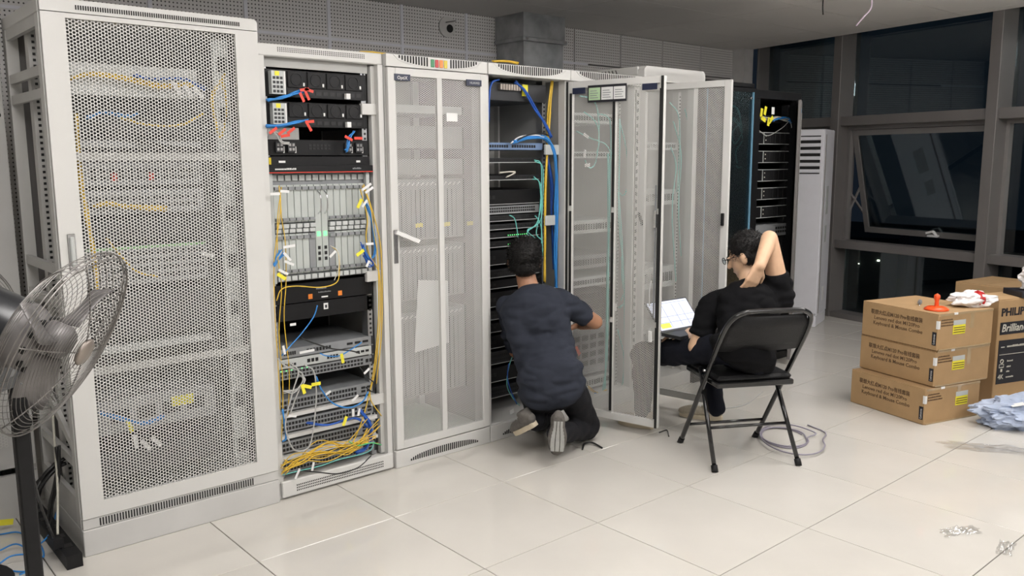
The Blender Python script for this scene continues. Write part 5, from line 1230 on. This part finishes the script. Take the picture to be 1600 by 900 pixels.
# ---- kneeling person
base = Vector((.86, -.12, 0))
k1 = thing('person', 'person kneeling with back to the viewer, charcoal t-shirt, reaching into the cabinet', 'person', base)
def Lk(v): return Vector(v)-base
pel = Lk(atd(862, 602, 4.28)); waist = Lk(atd(852, 560, 4.33)); chest = Lk(atd(838, 500, 4.38)); nk = Lk(atd(826, 450, 4.42)); hc = Lk(atd(819, 407, 4.44))
Ls = Lk(atd(795, 480, 4.44)); Rs = Lk(atd(873, 470, 4.40)); Re = Lk(atd(930, 503, 4.52)); Rh = Lk(atd(908, 508, 4.70)); Le = Lk(atd(806, 548, 4.60)); Lh = Lk(atd(808, 545, 4.76))
TF = frame3((.55, .83, 0), (chest-pel)); 
HF = frame3((.66, .74, .10))
body = head_parts(hc, HF)+[('c', hc-Vector((0, 0, .05)), .050, nk, .054), ('c', nk, .056, chest, .06), ('c', chest+(TF @ Vector((0, .03, 0))), .05, pel+(TF @ Vector((0, .03, 0))), .05), ('c', Rs, .045, Ls, .045), ('c', Rs, .050, Re, .040), ('c', Re, .040, Rh, .027), ('c', Ls, .050, Le, .040), ('c', Le, .040, Lh, .027)]
body += hand_parts(Rh, (-.1, .9, -.3), (0, -.2, -1), .35, thumb=-1)+hand_parts(Lh, (.5, .8, -.1), (0, 0, -1), .4, thumb=1)
blob('body', body, 'skin', k1, .0055, 4)
hair_mesh('hair', hc, HF, k1, 2600, 3)
sh = [('e', chest+(TF @ Vector((0, 0, .03))), (.185, .115, .165), TF), ('e', waist, (.165, .118, .13), TF), ('e', pel+(TF @ Vector((0, -.005, -.015))), (.180, .128, .110), TF), ('e', pel+(TF @ Vector((0, -.005, .06))), (.175, .125, .115), TF), ('c', nk-Vector((0, 0, .035)), .062, chest, .12), ('c', Ls, .066, Rs, .066),
      ('c', Rs, .072, Rs.lerp(Re, .35), .066), ('k', Rs.lerp(Re, .3), .066, Rs.lerp(Re, .74), .062), ('c', Ls, .070, Ls.lerp(Le, .4), .064), ('k', Ls.lerp(Le, .3), .064, Ls.lerp(Le, .92), .058), ('c', chest+(TF @ Vector((.1, 0, 0))), .075, waist+(TF @ Vector((.09, 0, 0))), .075), ('c', chest+(TF @ Vector((-.1, 0, 0))), .075, waist+(TF @ Vector((-.08, 0, 0))), .075)]
shirt = blob('t_shirt', sh, 'tee', k1, .008, 8, .010, 7, (1, 1, 2.4))
Kr = Lk(atd(918, 668, 4.55)); Kl = Lk(atd(850, 650, 4.72)); Ar = Lk(atd(868, 690, 4.16)); Al = Lk(atd(838, 668, 4.30))
Kr.z = .065; Kl.z = .065
hr = pel+(TF @ Vector((.085, .0, -.03))); hl = pel+(TF @ Vector((-.085, .0, -.03)))
blob('trousers', [('e', pel-(TF @ Vector((0, -.02, .045))), (.155, .105, .10), TF), ('c', hr, .088, Kr+Vector((0, 0, .02)), .068), ('c', hl, .088, Kl+Vector((0, 0, .02)), .068), ('c', Kr, .064, Ar+Vector((.02, .02, .03)), .050), ('c', Kl, .064, Al+Vector((.02, .02, .02)), .050)], 'btrs', k1, .008, 6, .007, 9)
# right shoe: toe on the floor, heel up, sole to the camera
shoe(k1, Lk(atd(873, 652, 4.10)), Lk(atd(870, 708, 4.13)), (.66, .74, 0), 'shoe', 'sole', True, 'shoe with its treaded sole to the viewer')
shoe(k1, Lk(atd(838, 664, 4.20)), Lk(atd(808, 676, 4.36)), (-.25, -.55, .75), 'shoe', 'sole2', False, 'shoe resting on its side')

# ---- seated person
base2 = Vector((1.43, -.95, 0))
k2 = thing('person', 'person in black t-shirt sitting on the folding chair with one hand behind the neck', 'person', base2)
def L2(v): return Vector(v)-base2
pel = L2(atd(1160, 590, 4.17)); pel.z = .535; waist = L2(atd(1165, 540, 4.18)); chest = L2(atd(1168, 490, 4.24)); nk = L2(atd(1175, 452, 4.32)); hc = L2(atd(1167, 399, 4.36))
Ls = L2(atd(1112, 478, 4.30)); Rs = L2(atd(1216, 448, 4.30)); Re = L2(atd(1202, 373, 4.24)); Rh = L2(atd(1187, 415, 4.12)); Le = L2(atd(1088, 542, 4.30)); Lh = L2(atd(1078, 520, 4.54))
TF = frame3((.30, .95, 0), (chest-pel)); HF = frame3(-_r*.80+_f*.52-Vector((0, 0, .28)))
body = head_parts(hc, HF)+[('c', hc-Vector((0, 0, .05)), .050, nk, .056), ('c', nk, .056, chest, .075), ('c', chest, .08, pel, .07), ('c', Rs, .045, Ls, .045), ('c', Rs, .054, Re, .042), ('c', Re, .041, Rh, .029), ('c', Ls, .052, Le, .042), ('c', Le, .040, Lh, .028)]
body += hand_parts(Rh, L2(atd(1166, 458, 4.15))-Rh, _f*.8-_r*.4, .42, thumb=-1, s=1.0)+hand_parts(Lh, -_r*.8+_f*.4-_u*.1, (0, 0, -1), .5, thumb=-1)
blob('body', body, 'skin2', k2, .0055, 4)
hair_mesh('hair', hc, HF, k2, 2200, 5, L=.016)
T_ = lambda v: hc+(HF @ Vector(v))
gl = MB()
for s_ in (-1, 1):
    gl.tube([T_((s_*.036+.024*math.cos(q), .112, .006+.018*math.sin(q))) for q in [i*math.pi/8 for i in range(16)]], .0018, 5, True).tube([T_((s_*.060, .112, .010)), T_((s_*.080, .06, .010)), T_((s_*.082, .0, .008))], .0018, 5)
gl.tube([T_((-.012, .114, .008)), T_((.012, .114, .008))], .0018, 5)
gp = part('glasses', gl, 'black', k2)
part('lens', MB().add([T_((s_*.036+.022*math.cos(q), .112, .006+.017*math.sin(q))) for s_ in (-1,) for q in [i*math.pi/8 for i in range(16)]], [tuple(range(16))]), 'dglass', gp)
sh = [('e', chest+(TF @ Vector((0, 0, .02))), (.185, .12, .155), TF), ('e', waist, (.17, .125, .13), TF), ('e', pel+Vector((0, 0, .015)), (.186, .150, .095), TF), ('c', nk-Vector((0, 0, .045)), .066, chest, .12), ('c', Ls, .070, Rs-Vector((0, 0, .03)), .075),
      ('c', Rs-Vector((0, 0, .05)), .085, Rs, .072), ('k', Rs, .074, Rs.lerp(Re, .30), .066), ('c', Ls, .070, Ls.lerp(Le, .4), .068), ('k', Ls.lerp(Le, .3), .070, Ls.lerp(Le, .72), .062), ('c', chest+(TF @ Vector((.1, 0, .0))), .09, waist+(TF @ Vector((.08, 0, 0))), .085), ('c', chest+(TF @ Vector((-.1, 0, 0))), .08, waist+(TF @ Vector((-.08, 0, 0))), .08)]
blob('t_shirt', sh, 'btee', k2, .008, 8, .010, 7, (1, 1, 2.2))
Kl = L2(atd(1004, 553, 4.84)); Kr = L2(atd(1108, 560, 4.80)); Al = L2(atd(1004, 650, 4.74)); Ar = L2(atd(1120, 638, 4.68)); Al.z = max(Al.z, .09); Ar.z = max(Ar.z, .09)
hr = pel+(TF @ Vector((.09, .03, -.0))); hl = pel+(TF @ Vector((-.09, .03, -.0)))
blob('trousers', [('e', pel-Vector((0, 0, .012)), (.158, .120, .068), TF), ('c', hr, .080, Kr, .066), ('c', hl, .080, Kl, .070), ('c', Kl, .064, Al, .048), ('c', Kr, .062, Ar, .046)], 'navy', k2, .008, 6, .007, 9)
f1 = L2(atz(1026, 676)); f1b = L2(atz(972, 664)); shoe(k2, f1+Vector((.03, .05, .006)), f1b+Vector((.02, .04, .006)), (0, 0, 1), 'shoe2', 'sole2', False, 'beige shoe seen below the wide open mesh door')
f2 = L2(atz(1136, 660)); f2b = L2(atz(1068, 650)); shoe(k2, f2+Vector((0, .03, .006)), f2b+Vector((0, .03, .006)), (0, 0, 1), 'shoe2', 'sole2', False)

# laptop on the knees
TL, TR, BR, BL = atd(1018, 483, 4.72), atd(1095, 468, 4.56), atd(1086, 505, 4.50), atd(1038, 520, 4.60)
lp = thing('laptop', 'open silver laptop on the lap of the seated person showing a white table', 'laptop', (BL+BR)/2); oo = lp.location.copy()
xd = (BR-BL).normalized(); xd = Vector((xd.x, xd.y, 0)).normalized(); c_ = (BL+BR)/2
xd = (atd(1095, 500, 4.74)-atd(1018, 518, 4.50)); xd.z = 0; xd.normalize()
bk_ = Vector((0, 0, 1)).cross(xd).normalized(); up_ = (Vector((0, 0, 1))*.72+bk_*.62).normalized()
Wl, Hl = .33, .19
cc = (atd(1066, 514, 4.58))-oo
nn = xd.cross(up_)
def LP(x, z, e=0): return cc+xd*x+up_*z+nn*e
mbs = MB(); vs = [LP(-Wl/2, 0), LP(Wl/2, 0), LP(Wl/2, Hl), LP(-Wl/2, Hl)]; vs += [v-nn*.006 for v in vs]
F6 = [(0, 1, 2, 3), (7, 6, 5, 4), (0, 4, 5, 1), (1, 5, 6, 2), (2, 6, 7, 3), (3, 7, 4, 0)]
mbs.add(vs, F6); lid = part('lid', mbs, 'dark', lp)
def quad(x0, x1, z0, z1, e): v_ = [LP(x0, z0, e), LP(x1, z0, e), LP(x1, z1, e), LP(x0, z1, e)]; return MB().add(v_+[q-nn*.001 for q in v_], F6)
M['scr'] = mat('screen_white', (.62, .67, .80), .4, var=0, emit=.42); M['scrg'] = mat('screen_grey', (.30, .36, .50), .4, var=0, emit=.2); M['scry'] = mat('screen_yellow', (.60, .68, .03), .4, var=0, emit=.4)
scn = part('screen', quad(-Wl/2+.008, Wl/2-.008, .010, Hl-.008, .0015), 'scr', lid)
for x0_, x1_, z0_, z1_ in ((-.15, .15, .168, .170), (-.15, .15, .085, .087), (.02, .022, .02, .16), (.08, .082, .02, .16), (-.06, -.058, .02, .16), (-.15, .15, .050, .052)):
    part('table_line', quad(x0_, x1_, z0_, z1_, .003), 'scrg', lid)
part('highlight_cell', quad(-.145, -.07, .02, .048, .0032), 'scry', lid)
fw = -bk_; 
vs = [cc+xd*sx*Wl/2+fw*t+Vector((0, 0, z)) for z in (-.018, 0) for sx, t in ((-1, 0), (1, 0), (1, .13), (-1, .13))]
part('keyboard_base', MB().add(vs, [(3, 2, 1, 0), (4, 5, 6, 7), (0, 1, 5, 4), (1, 2, 6, 5), (2, 3, 7, 6), (3, 0, 4, 7)]), 'dark', lp)

bpy.data.scenes.remove(SHOP)
